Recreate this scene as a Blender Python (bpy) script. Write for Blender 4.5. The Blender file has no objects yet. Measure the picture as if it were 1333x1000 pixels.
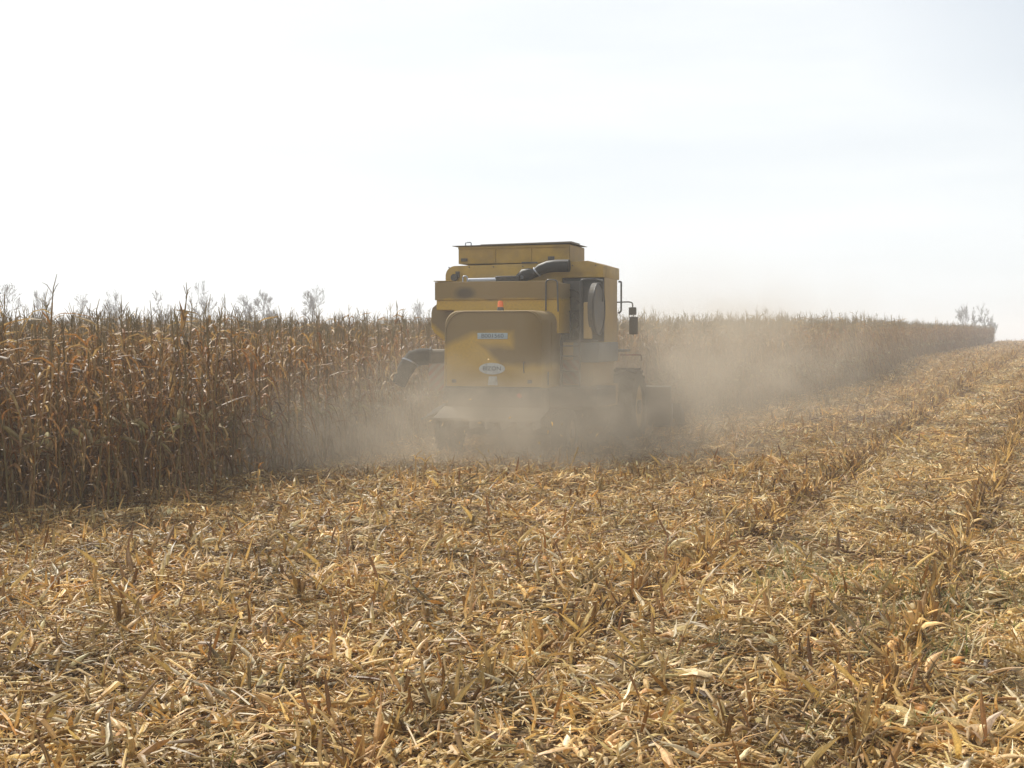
import bpy, bmesh, math, random
import numpy as np
from mathutils import Vector, Matrix, Euler

S = bpy.context.scene
R = math.radians

# ------------------------------------------------------------------ camera
cam = bpy.data.cameras.new("camera")
cam.sensor_width = 36.0
cam.lens = 45.9
cam.clip_end = 20000
camo = bpy.data.objects.new("camera", cam)
S.collection.objects.link(camo)
camo.location = (0, 0, 2.25)
camo.rotation_euler = (R(90 - 2.155), 0, 0)
S.camera = camo

# ------------------------------------------------------------------ light
SUN_AZ, SUN_EL = -33.0, 47.0            # degrees from +Y (negative: to the left), height
W = bpy.data.worlds.new("World"); S.world = W; W.use_nodes = True
nt = W.node_tree; nt.nodes.clear()
sky = nt.nodes.new("ShaderNodeTexSky"); sky.sky_type = 'NISHITA'; sky.sun_disc = False
sky.sun_elevation = R(SUN_EL); sky.sun_rotation = R(SUN_AZ)
sky.air_density = 1.0; sky.dust_density = 1.2; sky.ozone_density = 4.0
tc = nt.nodes.new("ShaderNodeTexCoord")
mp = nt.nodes.new("ShaderNodeMapping"); mp.inputs['Scale'].default_value = (1.3, 1.3, 9.0); mp.inputs['Rotation'].default_value = (R(3), R(-5), R(20))
nz = nt.nodes.new("ShaderNodeTexNoise"); nz.inputs['Scale'].default_value = 1.6; nz.inputs['Detail'].default_value = 6; nz.inputs['Roughness'].default_value = .5
ramp = nt.nodes.new("ShaderNodeMapRange"); ramp.inputs['From Min'].default_value = .36; ramp.inputs['From Max'].default_value = .62
ramp.inputs['To Min'].default_value = .82; ramp.inputs['To Max'].default_value = .98
mix = nt.nodes.new("ShaderNodeMix"); mix.data_type = 'RGBA'
CLOUD = 11.7
mix.inputs['B'].default_value = (CLOUD * .95, CLOUD * .985, CLOUD, 1)
bg = nt.nodes.new("ShaderNodeBackground"); bg.inputs['Strength'].default_value = 0.07
wo = nt.nodes.new("ShaderNodeOutputWorld")
L = nt.links.new
L(tc.outputs['Generated'], mp.inputs['Vector']); L(mp.outputs[0], nz.inputs['Vector'])
sxyz = nt.nodes.new("ShaderNodeSeparateXYZ"); L(tc.outputs['Generated'], sxyz.inputs[0])
def wm(op, a, b):
    x = nt.nodes.new("ShaderNodeMath"); x.operation = op
    for i, v in enumerate((a, b)):
        if isinstance(v, float): x.inputs[i].default_value = v
        else: L(v, x.inputs[i])
    return x.outputs[0]
# the cirrus thins out towards the right and upwards
thin = wm('SUBTRACT', wm('MULTIPLY', sxyz.outputs['X'], -.32), wm('MULTIPLY', sxyz.outputs['Z'], .22))
L(wm('ADD', wm('ADD', nz.outputs['Fac'], thin), .10), ramp.inputs['Value']); 
L(sky.outputs[0], mix.inputs['A'])
clr = nt.nodes.new("ShaderNodeMapRange"); clr.inputs['From Min'].default_value = .47; clr.inputs['From Max'].default_value = .66; clr.inputs['To Max'].default_value = .3
L(wm('ADD', wm('ADD', sxyz.outputs['X'], sxyz.outputs['Z']), wm('MULTIPLY', wm('SUBTRACT', nz.outputs['Fac'], .5), .5)), clr.inputs['Value'])
L(wm('SUBTRACT', ramp.outputs[0], clr.outputs[0]), mix.inputs['Factor']); L(mix.outputs['Result'], bg.inputs[0]); L(bg.outputs[0], wo.inputs[0])

sl = bpy.data.lights.new("sun", 'SUN'); sl.energy = 4.6; sl.angle = R(0.6); sl.color = (1.0, .955, .86)
so = bpy.data.objects.new("sun", sl); S.collection.objects.link(so)
sd = Vector((math.sin(R(SUN_AZ)) * math.cos(R(SUN_EL)), math.cos(R(SUN_AZ)) * math.cos(R(SUN_EL)), math.sin(R(SUN_EL))))
so.rotation_euler = sd.to_track_quat('Z', 'Y').to_euler(); so.location = (-20, 20, 40)

S.view_settings.view_transform = 'Standard'; S.view_settings.look = 'None'
S.view_settings.exposure = 0.35; S.view_settings.gamma = 1.0
S.render.engine = 'CYCLES'
S.cycles.max_bounces = 6; S.cycles.diffuse_bounces = 3; S.cycles.transmission_bounces = 4
S.cycles.volume_bounces = 1; S.cycles.transparent_max_bounces = 8
S.cycles.volume_step_rate = 2.0
S.cycles.use_denoising = True

rnd = random.Random(11)
nr = np.random.default_rng(5)

# ------------------------------------------------------------------ helpers
def tag(o, label=None, cat=None, group=None, kind=None):
    if label: o["label"] = label
    if cat: o["category"] = cat
    if group: o["group"] = group
    if kind: o["kind"] = kind
    return o

def link(o, parent=None):
    S.collection.objects.link(o)
    if parent is not None: o.parent = parent
    return o

def empty(name, loc=(0, 0, 0), rot=(0, 0, 0)):
    o = bpy.data.objects.new(name, None); o.location = loc; o.rotation_euler = rot
    o.empty_display_size = .2
    return link(o)

def mesh_from(name, V, F, C=None, mat=None, smooth=False):
    me = bpy.data.meshes.new(name)
    me.from_pydata([tuple(v) for v in V], [], F)
    if C is not None:
        a = me.color_attributes.new("Col", 'FLOAT_COLOR', 'POINT')
        arr = np.ones((len(V), 4), np.float32); arr[:, :3] = np.asarray(C, np.float32)[:, :3]
        a.data.foreach_set("color", arr.ravel())
    if smooth: me.polygons.foreach_set("use_smooth", [True] * len(me.polygons))
    if mat: me.materials.append(mat)
    me.update()
    return me

class NT:
    """small node-building helper"""
    def __init__(s, name):
        s.m = bpy.data.materials.new(name); s.m.use_nodes = True
        s.t = s.m.node_tree; s.t.nodes.clear()
        s.out = s.t.nodes.new("ShaderNodeOutputMaterial")
    def n(s, typ, ins=None, **kw):
        x = s.t.nodes.new(typ)
        for k, v in kw.items(): setattr(x, k, v)
        for k, v in (ins or {}).items():
            if isinstance(v, tuple) and len(v) == 2 and hasattr(v[0], 'outputs'): s.t.links.new(v[0].outputs[v[1]], x.inputs[k])
            elif hasattr(v, 'outputs'): s.t.links.new(v.outputs[0], x.inputs[k])
            else: x.inputs[k].default_value = v
        return x
    def math(s, op, a, b=0.0, c=None, clamp=False):
        ins = {0: a, 1: b}
        if c is not None: ins[2] = c
        return s.n("ShaderNodeMath", ins, operation=op, use_clamp=clamp)
    def mixc(s, f, a, b, mode='MIX'):
        x = s.n("ShaderNodeMix", None, data_type='RGBA', blend_type=mode)
        for k, v in (('Factor', f), ('A', a), ('B', b)):
            if k == 'Factor': sock = x.inputs[0]
            else: sock = [i for i in x.inputs if i.name == k and i.type == 'RGBA'][0]
            if isinstance(v, tuple) and len(v) == 2 and hasattr(v[0], 'outputs'): s.t.links.new(v[0].outputs[v[1]], sock)
            elif hasattr(v, 'outputs'): s.t.links.new(v.outputs['Result'] if v.bl_idname == 'ShaderNodeMix' else v.outputs[0], sock)
            else: sock.default_value = v
        return x

def mixout(x): return (x, 'Result') if x.bl_idname == 'ShaderNodeMix' else (x, 0)

def mat_dry(name, trans=.35, rough=.45, spec=.5, rvar=.35, tint=(1, 1, 1), nscale=40.0, patchy=False):
    b = NT(name)
    at = b.n("ShaderNodeAttribute", attribute_name="Col")
    oi = b.n("ShaderNodeObjectInfo")
    rv = b.n("ShaderNodeMapRange", {'Value': (oi, 'Random'), 'To Min': 1 - rvar, 'To Max': 1 + rvar})
    tcn = b.n("ShaderNodeTexCoord")
    ns = b.n("ShaderNodeTexNoise", {'Vector': (tcn, 'Object'), 'Scale': nscale, 'Detail': 3.0})
    nv = b.n("ShaderNodeMapRange", {'Value': (ns, 0), 'From Min': .3, 'From Max': .7, 'To Min': .75, 'To Max': 1.2})
    f = b.math('MULTIPLY', rv, nv)
    if patchy:                                   # weathered and fresher areas of the field
        gp = b.n("ShaderNodeNewGeometry")
        np_ = b.n("ShaderNodeTexNoise", {'Vector': (gp, 'Position'), 'Scale': 1.1, 'Detail': 4.0, 'Roughness': .65})
        f = b.math('MULTIPLY', f, b.n("ShaderNodeMapRange", {'Value': (np_, 0), 'From Min': .36, 'From Max': .62, 'To Min': .62, 'To Max': 1.15}))
    comb = b.n("ShaderNodeVectorMath", {0: (at, 'Color'), 'Scale': f}, operation='SCALE')
    c2 = b.n("ShaderNodeVectorMath", {0: comb, 1: tint}, operation='MULTIPLY')
    pr = b.n("ShaderNodeBsdfPrincipled", {'Base Color': c2, 'Roughness': rough, 'Specular IOR Level': spec})
    tr = b.n("ShaderNodeBsdfTranslucent", {'Color': c2})
    ms = b.n("ShaderNodeMixShader", {0: trans, 1: pr, 2: tr})
    b.t.links.new(ms.outputs[0], b.out.inputs[0])
    return b.m

def mat_plain(name, col, rough=.5, metal=0.0, spec=.5, dirt=None, dirt_amt=.5, dscale=6.0, emis=None, trans=0):
    b = NT(name)
    tcn = b.n("ShaderNodeTexCoord")
    n1 = b.n("ShaderNodeTexNoise", {'Vector': (tcn, 'Object'), 'Scale': dscale, 'Detail': 8.0, 'Roughness': .65})
    dirt = dirt or (.16, .125, .085)
    fac = b.n("ShaderNodeMapRange", {'Value': (n1, 0), 'From Min': .7 - dirt_amt * .5, 'From Max': .9 - dirt_amt * .5, 'To Min': .15 * dirt_amt, 'To Max': min(1, .4 + dirt_amt * .5)})
    c = b.mixc(fac, (*col, 1), (*dirt, 1))
    rr = b.n("ShaderNodeMapRange", {'Value': fac, 'To Min': rough, 'To Max': .9})
    pr = b.n("ShaderNodeBsdfPrincipled", {'Base Color': mixout(c), 'Roughness': rr, 'Metallic': metal, 'Specular IOR Level': spec})
    if trans: pr.inputs['Transmission Weight'].default_value = trans
    b.t.links.new(pr.outputs[0], b.out.inputs[0])
    return b.m

# ------------------------------------------------------------------ terrain
TY = [-400, 0, 18, 26, 34, 41, 53, 81, 112, 170, 205, 240, 300, 400, 700, 2500]
TZ = [0, 0, 0.0, .02, .2, .32, .45, .62, .72, .93, .98, .92, .5, -.6, -3.0, -5.0]
_yy = np.arange(-400, 2500, 2.0)
_zz = np.interp(_yy, TY, TZ)
_k = np.hanning(9); _k /= _k.sum()
_zs = np.convolve(np.pad(_zz, 4, mode='edge'), _k, mode='valid')
def zt(x, y):
    x = np.asarray(x, float); y = np.asarray(y, float)
    base = np.interp(y, _yy, _zs)
    lump = .025 * np.sin(x * 1.3 + .4 * y) * np.cos(y * .9 - .3 * x) + .018 * np.sin(2.9 * x - 1.7 * y + 1) + .03 * np.sin(.35 * x + .6) * np.sin(.28 * y)
    return base + lump

# curve S: the cut edge of the standing corn
SP = np.array([(-23.0, 0), (-15.5, 7.2), (-10.7, 11.6), (-6.0, 15.2), (-3.8, 18.5), (-2.3, 22.2), (1.2, 28.2), (5.6, 34.3), (9.8, 41.3), (14.8, 53.5), (24.7, 81), (37.8, 112), (62.6, 170)], float)
def catmull(P, step=.1):
    out = []
    Q = np.vstack([2 * P[0] - P[1], P, 2 * P[-1] - P[-2]])
    for i in range(1, len(Q) - 2):
        n = max(2, int(np.linalg.norm(Q[i + 1] - Q[i]) / step))
        t = np.linspace(0, 1, n, endpoint=False)[:, None]
        d = [max(1e-3, np.linalg.norm(Q[j + 1] - Q[j])) ** .5 for j in (i - 1, i, i + 1)]
        m1 = (Q[i + 1] - Q[i]) + d[1] * ((Q[i] - Q[i - 1]) / d[0] / 1 - (Q[i + 1] - Q[i - 1]) / (d[0] + d[1]))
        m2 = (Q[i + 1] - Q[i]) + d[1] * ((Q[i + 2] - Q[i + 1]) / d[2] - (Q[i + 2] - Q[i]) / (d[1] + d[2]))
        a = 2 * (Q[i] - Q[i + 1]) + m1 + m2; b_ = -3 * (Q[i] - Q[i + 1]) - 2 * m1 - m2
        out.append(a * t ** 3 + b_ * t ** 2 + m1 * t + Q[i])
    return np.vstack(out + [P[-1:]])
SC = catmull(SP, .1)
SL = np.concatenate([[0], np.cumsum(np.linalg.norm(np.diff(SC, axis=0), axis=1))])
SARC = np.arange(0, SL[-1], .05)
SX = np.stack([np.interp(SARC, SL, SC[:, 0]), np.interp(SARC, SL, SC[:, 1])], 1)
ST = np.gradient(SX, axis=0)
ST = np.stack([np.convolve(np.pad(ST[:, k], 30, mode='edge'), np.ones(61) / 61, mode='valid') for k in (0, 1)], 1)
ST /= np.linalg.norm(ST, axis=1)[:, None]
SN = np.stack([ST[:, 1], -ST[:, 0]], 1)          # to the right of the curve (stubble side)

def side_of_S(P):
    """signed distance: >0 on the stubble side (coarse)"""
    P = np.asarray(P, float); out = np.empty(len(P))
    Q = SX[::8]; N = SN[::8]
    for i in range(0, len(P), 4000):
        d = P[i:i + 4000, None, :] - Q[None]
        j = np.argmin((d ** 2).sum(2), 1)
        out[i:i + 4000] = (d[np.arange(len(j)), j] * N[j]).sum(1)
    return out

MX, MY, MTH = -.35, 23.6, R(17)
def to_machine(P):
    dx = P[:, 0] - MX; dy = P[:, 1] - MY
    c, s = math.cos(MTH), math.sin(MTH)
    return dx * c - dy * s, dx * s + dy * c
D0 = np.array((1.27, 11.8)); DD = np.array((math.sin(R(23)), math.cos(R(23)))); DN = np.array((DD[1], -DD[0]))

def in_view(P, m=1.12, ymin=6.0):
    return (P[:, 1] > ymin) & (np.abs(P[:, 0]) < P[:, 1] * .392 * m + .6)

# ------------------------------------------------------------------ ground
def build_ground():
    ys = np.concatenate([np.arange(-30, 4, 2.0), np.arange(4, 30, .18), np.arange(30, 70, .5), np.arange(70, 240, 2.5), np.geomspace(240, 2400, 30)])
    us = np.linspace(-1, 1, 241); us = np.sign(us) * np.abs(us) ** 1.6
    V = []
    for y in ys:
        w = max(28, abs(y) * 1.1)
        xs = us * w
        z = zt(xs, np.full_like(xs, y))
        if 3 < y < 40:
            z = z + .012 * np.sin(xs * 17 + 5 * np.sin(y * 7)) * np.cos(y * 23 + xs * 3)
        V.append(np.stack([xs, np.full_like(xs, y), z], 1))
    V = np.vstack(V); n = len(us)
    F = [(i * n + j, i * n + j + 1, (i + 1) * n + j + 1, (i + 1) * n + j) for i in range(len(ys) - 1) for j in range(n - 1)]
    b = NT("field_soil")
    g = b.n("ShaderNodeNewGeometry")
    n1 = b.n("ShaderNodeTexNoise", {'Vector': (g, 'Position'), 'Scale': .5, 'Detail': 5.0})
    mpn = b.n("ShaderNodeMapping", {'Vector': (g, 'Position'), 'Rotation': (0, 0, R(23)), 'Scale': (1.0, .25, 1.0)})
    n2 = b.n("ShaderNodeTexNoise", {'Vector': mpn, 'Scale': 9.0, 'Detail': 8.0, 'Roughness': .7})
    n3 = b.n("ShaderNodeTexNoise", {'Vector': (g, 'Position'), 'Scale': 55.0, 'Detail': 4.0, 'Roughness': .7})
    r2 = b.n("ShaderNodeMapRange", {'Value': (n2, 0), 'From Min': .35, 'From Max': .65})
    r3 = b.n("ShaderNodeMapRange", {'Value': (n3, 0), 'From Min': .4, 'From Max': .62})
    c1 = b.mixc(r2, (.055, .036, .02, 1), (.20, .125, .05, 1))
    c2 = b.mixc(r3, mixout(c1), (.28, .18, .075, 1))
    r1 = b.n("ShaderNodeMapRange", {'Value': (n1, 0), 'From Min': .3, 'From Max': .7, 'To Min': .75, 'To Max': 1.15})
    c3 = b.n("ShaderNodeVectorMath", {0: mixout(c2), 'Scale': r1}, operation='SCALE')
    bp = b.n("ShaderNodeBump", {'Height': (n3, 0), 'Strength': .8, 'Distance': .05})
    pr = b.n("ShaderNodeBsdfPrincipled", {'Base Color': c3, 'Roughness': .9, 'Normal': bp, 'Specular IOR Level': .2})
    b.t.links.new(pr.outputs[0], b.out.inputs[0])
    o = link(bpy.data.objects.new("ground", mesh_from("ground", V, F, None, b.m, True)))
    tag(o, "brown field soil under the maize stubble", None, None, "structure")
build_ground()

# ------------------------------------------------------------------ plant-like mesh collector
class PB:
    def __init__(s): s.V = []; s.F = []; s.C = []
    def strip(s, pts, sides, widths, col, col2=None, cup=0.0, across=3, nrm=None):
        """ribbon along pts; sides: unit side vectors; cup: depth of the fold"""
        n0 = len(s.V); m = len(pts); cols2 = col2 or col
        for i, (p, sd_, w) in enumerate(zip(pts, sides, widths)):
            t = i / (m - 1)
            if i < m - 1: tg = (pts[i + 1] - p)
            else: tg = (p - pts[i - 1])
            up = sd_.cross(tg); up = up.normalized() if up.length > 1e-8 else Vector((0, 0, 1))
            for k in range(across):
                a = k / (across - 1) * 2 - 1
                q = p + sd_ * (w * .5 * a) - up * (cup * w * (1 - a * a))
                s.V.append(q)
                j = 1 + .18 * (1 if k % 2 else -1) * (0.5 + .5 * math.sin(7.3 * i + k))
                s.C.append([(c1 * (1 - t) + c2 * t) * j for c1, c2 in zip(col, cols2)])
        for i in range(m - 1):
            for k in range(across - 1):
                a = n0 + i * across + k
                s.F.append((a, a + 1, a + across + 1, a + across))
    def tube(s, pts, radii, col, n=5, col2=None, cap=None):
        n0 = len(s.V); m = len(pts); cols2 = col2 or col
        for i, (p, r) in enumerate(zip(pts, radii)):
            tg = (pts[min(i + 1, m - 1)] - pts[max(i - 1, 0)]).normalized()
            a_ = tg.orthogonal().normalized() if abs(tg.z) < .9 else Vector((1, 0, 0)) - tg * tg.x
            a_.normalize(); b_ = tg.cross(a_)
            t = i / (m - 1)
            for k in range(n):
                ang = 2 * math.pi * k / n
                s.V.append(p + (a_ * math.cos(ang) + b_ * math.sin(ang)) * r)
                s.C.append([c1 * (1 - t) + c2 * t for c1, c2 in zip(col, cols2)])
        for i in range(m - 1):
            for k in range(n):
                a = n0 + i * n + k; b2 = n0 + i * n + (k + 1) % n
                s.F.append((a, b2, b2 + n, a + n))
        if cap:
            n1 = len(s.V)
            for k in range(n):
                s.V.append(s.V[n0 + (m - 1) * n + k].copy()); s.C.append(list(cap))
            s.F.append(tuple(range(n1, n1 + n)))
    def add(s, o, M=None):
        n0 = len(s.V)
        s.V += [M @ v if M else v.copy() for v in o.V]; s.C += [list(c) for c in o.C]
        s.F += [tuple(i + n0 for i in f) for f in o.F]
    def mesh(s, name, mat): return mesh_from(name, s.V, s.F, s.C, mat)

def jit(c, r, a=.15):
    k = 1 + r.uniform(-a, a)
    return (c[0] * k * (1 + r.uniform(-.05, .05)), c[1] * k, c[2] * k * (1 + r.uniform(-.12, .12)))

LEAF = [(.30, .155, .06), (.36, .21, .09), (.23, .11, .038), (.42, .27, .13), (.34, .14, .04), (.17, .09, .04), (.26, .13, .05)]
STALKC = [(.36, .25, .12), (.32, .20, .09), (.40, .29, .15)]

def leaf_strip(pb, r, base, az, length, width, e0, e1, segs, col, col2, twist=1.0, cup=.12, across=3):
    d = Vector((math.cos(az), math.sin(az), 0)); p = base.copy()
    pts = [p.copy()]; sides = []; ws = []
    kink = r.uniform(.1, .45); az2 = az + r.uniform(-.6, .6)
    for i in range(segs):
        t = (i + .5) / segs
        e = e0 + (e1 - e0) * (1 / (1 + math.exp(-(t - kink) * 9)))
        a = az + (az2 - az) * t
        dd = Vector((math.cos(a) * math.cos(e), math.sin(a) * math.cos(e), math.sin(e)))
        p = p + dd * (length / segs); pts.append(p.copy())
    tw0 = r.uniform(-.4, .4) * twist; tw1 = r.uniform(-1.8, 1.8) * twist
    for i in range(segs + 1):
        t = i / segs; a = az + (az2 - az) * t
        tg = (pts[min(i + 1, segs)] - pts[max(i - 1, 0)]).normalized()
        sv = Vector((-math.sin(a), math.cos(a), 0))
        up = tg.cross(sv).normalized()
        tw = tw0 + (tw1 - tw0) * t
        sides.append((sv * math.cos(tw) + up * math.sin(tw)).normalized())
        ws.append(width * (.55 + .45 * math.sin(math.pi * min(1, t * 1.5 + .1) * .6)) * (1 - max(0, t - .55) / .45 * .92))
    pb.strip(pts, sides, ws, col, col2, cup, across)

def corn_parts(seed):
    r = random.Random(seed)
    H = r.uniform(1.88, 2.2)
    st, fo, ea, ta = PB(), PB(), PB(), PB()
    lean = Vector((r.uniform(-.07, .07), r.uniform(-.07, .07), 1))
    def sp(z): return Vector((lean.x * z + .03 * math.sin(z * 1.7 + seed), lean.y * z + .02 * math.sin(z * 2.3 + 2 * seed), z))
    zs = np.linspace(-.05, H, 7)
    c = r.choice(STALKC)
    st.tube([sp(z) for z in zs], [.0125 * (1 - .45 * z / H) + .002 for z in zs], jit(c, r), 5, jit((.30, .19, .09), r))
    az = r.uniform(0, 6.28); n = r.randint(16, 20)
    for i in range(n):
        z = .22 + (H - .3) * i / (n - 1) + r.uniform(-.04, .04)
        az += math.pi + r.uniform(-.55, .55)
        t = i / (n - 1)
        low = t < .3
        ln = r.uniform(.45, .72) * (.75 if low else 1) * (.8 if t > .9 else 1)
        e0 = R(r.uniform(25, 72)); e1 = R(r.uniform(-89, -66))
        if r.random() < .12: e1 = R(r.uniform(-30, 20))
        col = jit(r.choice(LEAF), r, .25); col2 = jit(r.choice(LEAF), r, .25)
        if low: col = tuple(x * .9 for x in col)  # shade low in the crop, painted into the leaf colour
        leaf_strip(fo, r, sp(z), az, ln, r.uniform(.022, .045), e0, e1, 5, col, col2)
        # sheath clinging to the stalk
        if r.random() < .7:
            leaf_strip(fo, r, sp(z - .12), az + .3, r.uniform(.14, .3), .03, R(85), R(r.uniform(20, 86)), 2, jit(r.choice(LEAF), r), jit(r.choice(LEAF), r), .3)
    # ear: husk-wrapped, pale, drooping
    for k in range(1):
        z = r.uniform(.85, 1.2); a = r.uniform(0, 6.28); dirv = Vector((math.cos(a), math.sin(a), 0))
        drop = R(r.uniform(-75, 50)); dv = Vector((dirv.x * math.cos(drop), dirv.y * math.cos(drop), math.sin(drop)))
        b0 = sp(z) + dirv * .02; ln = r.uniform(.2, .26)
        pale = jit(r.choice([(.52, .42, .25), (.44, .33, .18), (.36, .25, .12)]), r)
        ts = [0, .15, .4, .7, .9, 1.0]; rr = [.012, .024, .029, .025, .014, .004]
        ea.tube([b0 + dv * ln * t for t in ts], rr, pale, 7, jit((.40, .29, .15), r))
        for q in range(3):
            leaf_strip(ea, r, b0 + dv * ln * .3, a + r.uniform(-1, 1), r.uniform(.12, .2), .035, drop, drop - .7, 3, pale, jit(pale, r, .2), .8)
    # tassel
    tp = sp(H); tl = r.choice([.1, .24, .3, .38, .46])
    tc_ = jit((.30, .215, .125), r)
    ta.tube([tp, tp + Vector((lean.x * .2, lean.y * .2, tl * .5)), tp + Vector((r.uniform(-.05, .05), r.uniform(-.05, .05), tl))], [.006, .0055, .003], tc_, 4)
    for q in range(r.randint(2, 5) if tl > .2 else 0):
        a = r.uniform(0, 6.28); zz = r.uniform(.02, .12); l2 = tl * r.uniform(.4, .75); sp_ = r.uniform(.25, .8)
        b1 = tp + Vector((0, 0, zz)); b2 = b1 + Vector((math.cos(a) * l2 * .35 * sp_ * 1.6, math.sin(a) * l2 * .35 * sp_ * 1.6, l2 * .55)); b3 = b1 + Vector((math.cos(a) * l2 * sp_, math.sin(a) * l2 * sp_, l2 * (1 - .45 * sp_)))
        ta.tube([b1, b2, b3], [.004, .0045, .002], tc_, 3)
    return st, fo, ea, ta

M_CORN = mat_dry("dry_corn", trans=.38, rough=.52, spec=.36, rvar=.2, nscale=30, tint=(.97, 1.03, .90))
M_STUB = mat_dry("dry_stubble", trans=.38, rough=.6, spec=.35, rvar=.3, nscale=60, tint=(1.10, 1.03, .83), patchy=True)
M_LIT = mat_dry("dry_litter", trans=.28, rough=.5, spec=.4, rvar=.32, nscale=70, tint=(1.08, 1.03, .84), patchy=True)
NVAR = 12
CORN = [corn_parts(100 + i) for i in range(NVAR)]
CORN_ME = [[p.mesh(nm, M_CORN) for p, nm in zip(ps, ("stalk", "foliage", "ear", "tassel"))] for ps in CORN]
def merged(ps, name, mat):
    q = PB()
    for p in ps: q.add(p)
    return q.mesh(name, mat)
CORN_ALL = [merged(ps, "corn", M_CORN) for ps in CORN]

def scatter(name, meshes, P, rot, scl, idx, label, mat):
    """one stuff object: points that carry copies of the given meshes"""
    me = bpy.data.meshes.new(name)
    me.vertices.add(len(P)); me.vertices.foreach_set("co", np.asarray(P, np.float32).ravel())
    a = me.attributes.new("rot", 'FLOAT_VECTOR', 'POINT'); a.data.foreach_set("vector", np.asarray(rot, np.float32).ravel())
    a = me.attributes.new("scl", 'FLOAT', 'POINT'); a.data.foreach_set("value", np.asarray(scl, np.float32))
    a = me.attributes.new("idx", 'INT', 'POINT'); a.data.foreach_set("value", np.asarray(idx, np.int32))
    me.materials.append(mat)
    o = link(bpy.data.objects.new(name, me))
    g = bpy.data.node_groups.new(name, 'GeometryNodeTree')
    g.interface.new_socket("Geometry", in_out='INPUT', socket_type='NodeSocketGeometry')
    g.interface.new_socket("Geometry", in_out='OUTPUT', socket_type='NodeSocketGeometry')
    gi = g.nodes.new("NodeGroupInput"); go = g.nodes.new("NodeGroupOutput")
    jo = g.nodes.new("GeometryNodeJoinGeometry")
    for k, mm in enumerate(reversed(list(meshes))):      # a join lists its last link first
        src = bpy.data.objects.new(name, mm)
        oi = g.nodes.new("GeometryNodeObjectInfo"); oi.inputs['Object'].default_value = src; oi.inputs['As Instance'].default_value = False
        gt = g.nodes.new("GeometryNodeGeometryToInstance")
        g.links.new(oi.outputs['Geometry'], gt.inputs[0]); g.links.new(gt.outputs[0], jo.inputs[0])
    ip = g.nodes.new("GeometryNodeInstanceOnPoints"); ip.inputs['Pick Instance'].default_value = True
    def na(nm, dt):
        x = g.nodes.new("GeometryNodeInputNamedAttribute"); x.data_type = dt; x.inputs['Name'].default_value = nm; return x.outputs[0]
    er = g.nodes.new("FunctionNodeEulerToRotation"); g.links.new(na("rot", 'FLOAT_VECTOR'), er.inputs[0])
    g.links.new(gi.outputs[0], ip.inputs['Points']); g.links.new(jo.outputs[0], ip.inputs['Instance'])
    g.links.new(na("idx", 'INT'), ip.inputs['Instance Index']); g.links.new(er.outputs[0], ip.inputs['Rotation'])
    g.links.new(na("scl", 'FLOAT'), ip.inputs['Scale']); g.links.new(ip.outputs[0], go.inputs[0])
    md = o.modifiers.new("scatter", 'NODES'); md.node_group = g
    tag(o, label, None, None, "stuff")
    return o

# ------------------------------------------------------------------ standing corn
def corn_points():
    P = []; K = []
    for k in range(0, 62):
        off = -k * .76
        sp_ = .13 if k < 10 else (.40 if k < 30 else .6)
        step = max(1, int(round(sp_ / .05)))
        base = SX[nr.integers(0, step)::step] + SN[nr.integers(0, 1)::step][:1] * 0
        ii = np.arange(nr.integers(0, step), len(SX), step)
        q = SX[ii] + SN[ii] * off
        far = q[:, 1] > 75
        q = q + nr.normal(0, .035, q.shape)
        keep = ~(far & (nr.random(len(q)) < (.35 if k < 10 else .7)))
        if k > 0:                                            # an offset curve may fold back: keep the true side
            sd_ = side_of_S(q); keep &= sd_ < off + .35
        q = q[keep]
        P.append(q); K.append(np.full(len(q), k))
    P = np.vstack(P); K = np.concatenate(K)
    xl, yl = to_machine(P)
    ok = ~((np.abs(xl) < 2.45) & (yl > -1) & (yl < 7.3))     # the swath the machine is in
    ok &= ~((xl > -1.9) & (xl < 2.6) & (yl <= 0) & (yl > -20))
    vis = (np.abs(P[:, 0]) < P[:, 1] * .392 * 1.25 + 5) & (P[:, 1] > 8)
    ok &= vis
    return P[ok], K[ok]
CP, CK = corn_points()
gap = nr.random(len(CP)) > .03
CP, CK = CP[gap], CK[gap]
Cz = zt(CP[:, 0], CP[:, 1])
n = len(CP)
Crot = np.stack([nr.normal(0, .05, n), nr.normal(0, .05, n), nr.uniform(0, 6.28, n)], 1)
low = nr.random(n)
Cscl = nr.normal(1.01, .06, n) + .06 * (nr.random(n) < .03) - .25 * (low < .03)
Cscl += .03 * (CP[:, 0] < -4) * (CP[:, 1] < 40)
Cidx = nr.integers(0, NVAR, n)
inv = in_view(CP, 1.0)
score = np.hypot(CP[:, 0], CP[:, 1]) + CK * 2.2 + (~inv) * 1000
pick = np.argsort(score)[:300]
rest = np.ones(n, bool); rest[pick] = False
scatter("corn_crop", CORN_ALL, np.stack([CP[rest, 0], CP[rest, 1], Cz[rest]], 1), Crot[rest], Cscl[rest], Cidx[rest],
        "dense standing field of dry brown maize filling the left side and running to the horizon", M_CORN)
for i in pick:
    left = CP[i, 0] < 0
    r_ = empty("corn_plant", (CP[i, 0], CP[i, 1], Cz[i]), tuple(Crot[i])); s_ = Cscl[i]; r_.scale = (s_, s_, s_)
    if left: tag(r_, "dry brown maize plant at the cut edge of the standing crop, left of the combine", "corn plant", "maize plants along the cut edge left of the combine")
    else: tag(r_, "dusty maize plant at the cut edge of the standing crop, right of the combine", "corn plant", "maize plants along the cut edge right of the combine")
    for me in CORN_ME[Cidx[i]]:
        link(bpy.data.objects.new(me.name.split('.')[0], me), r_)

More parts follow.
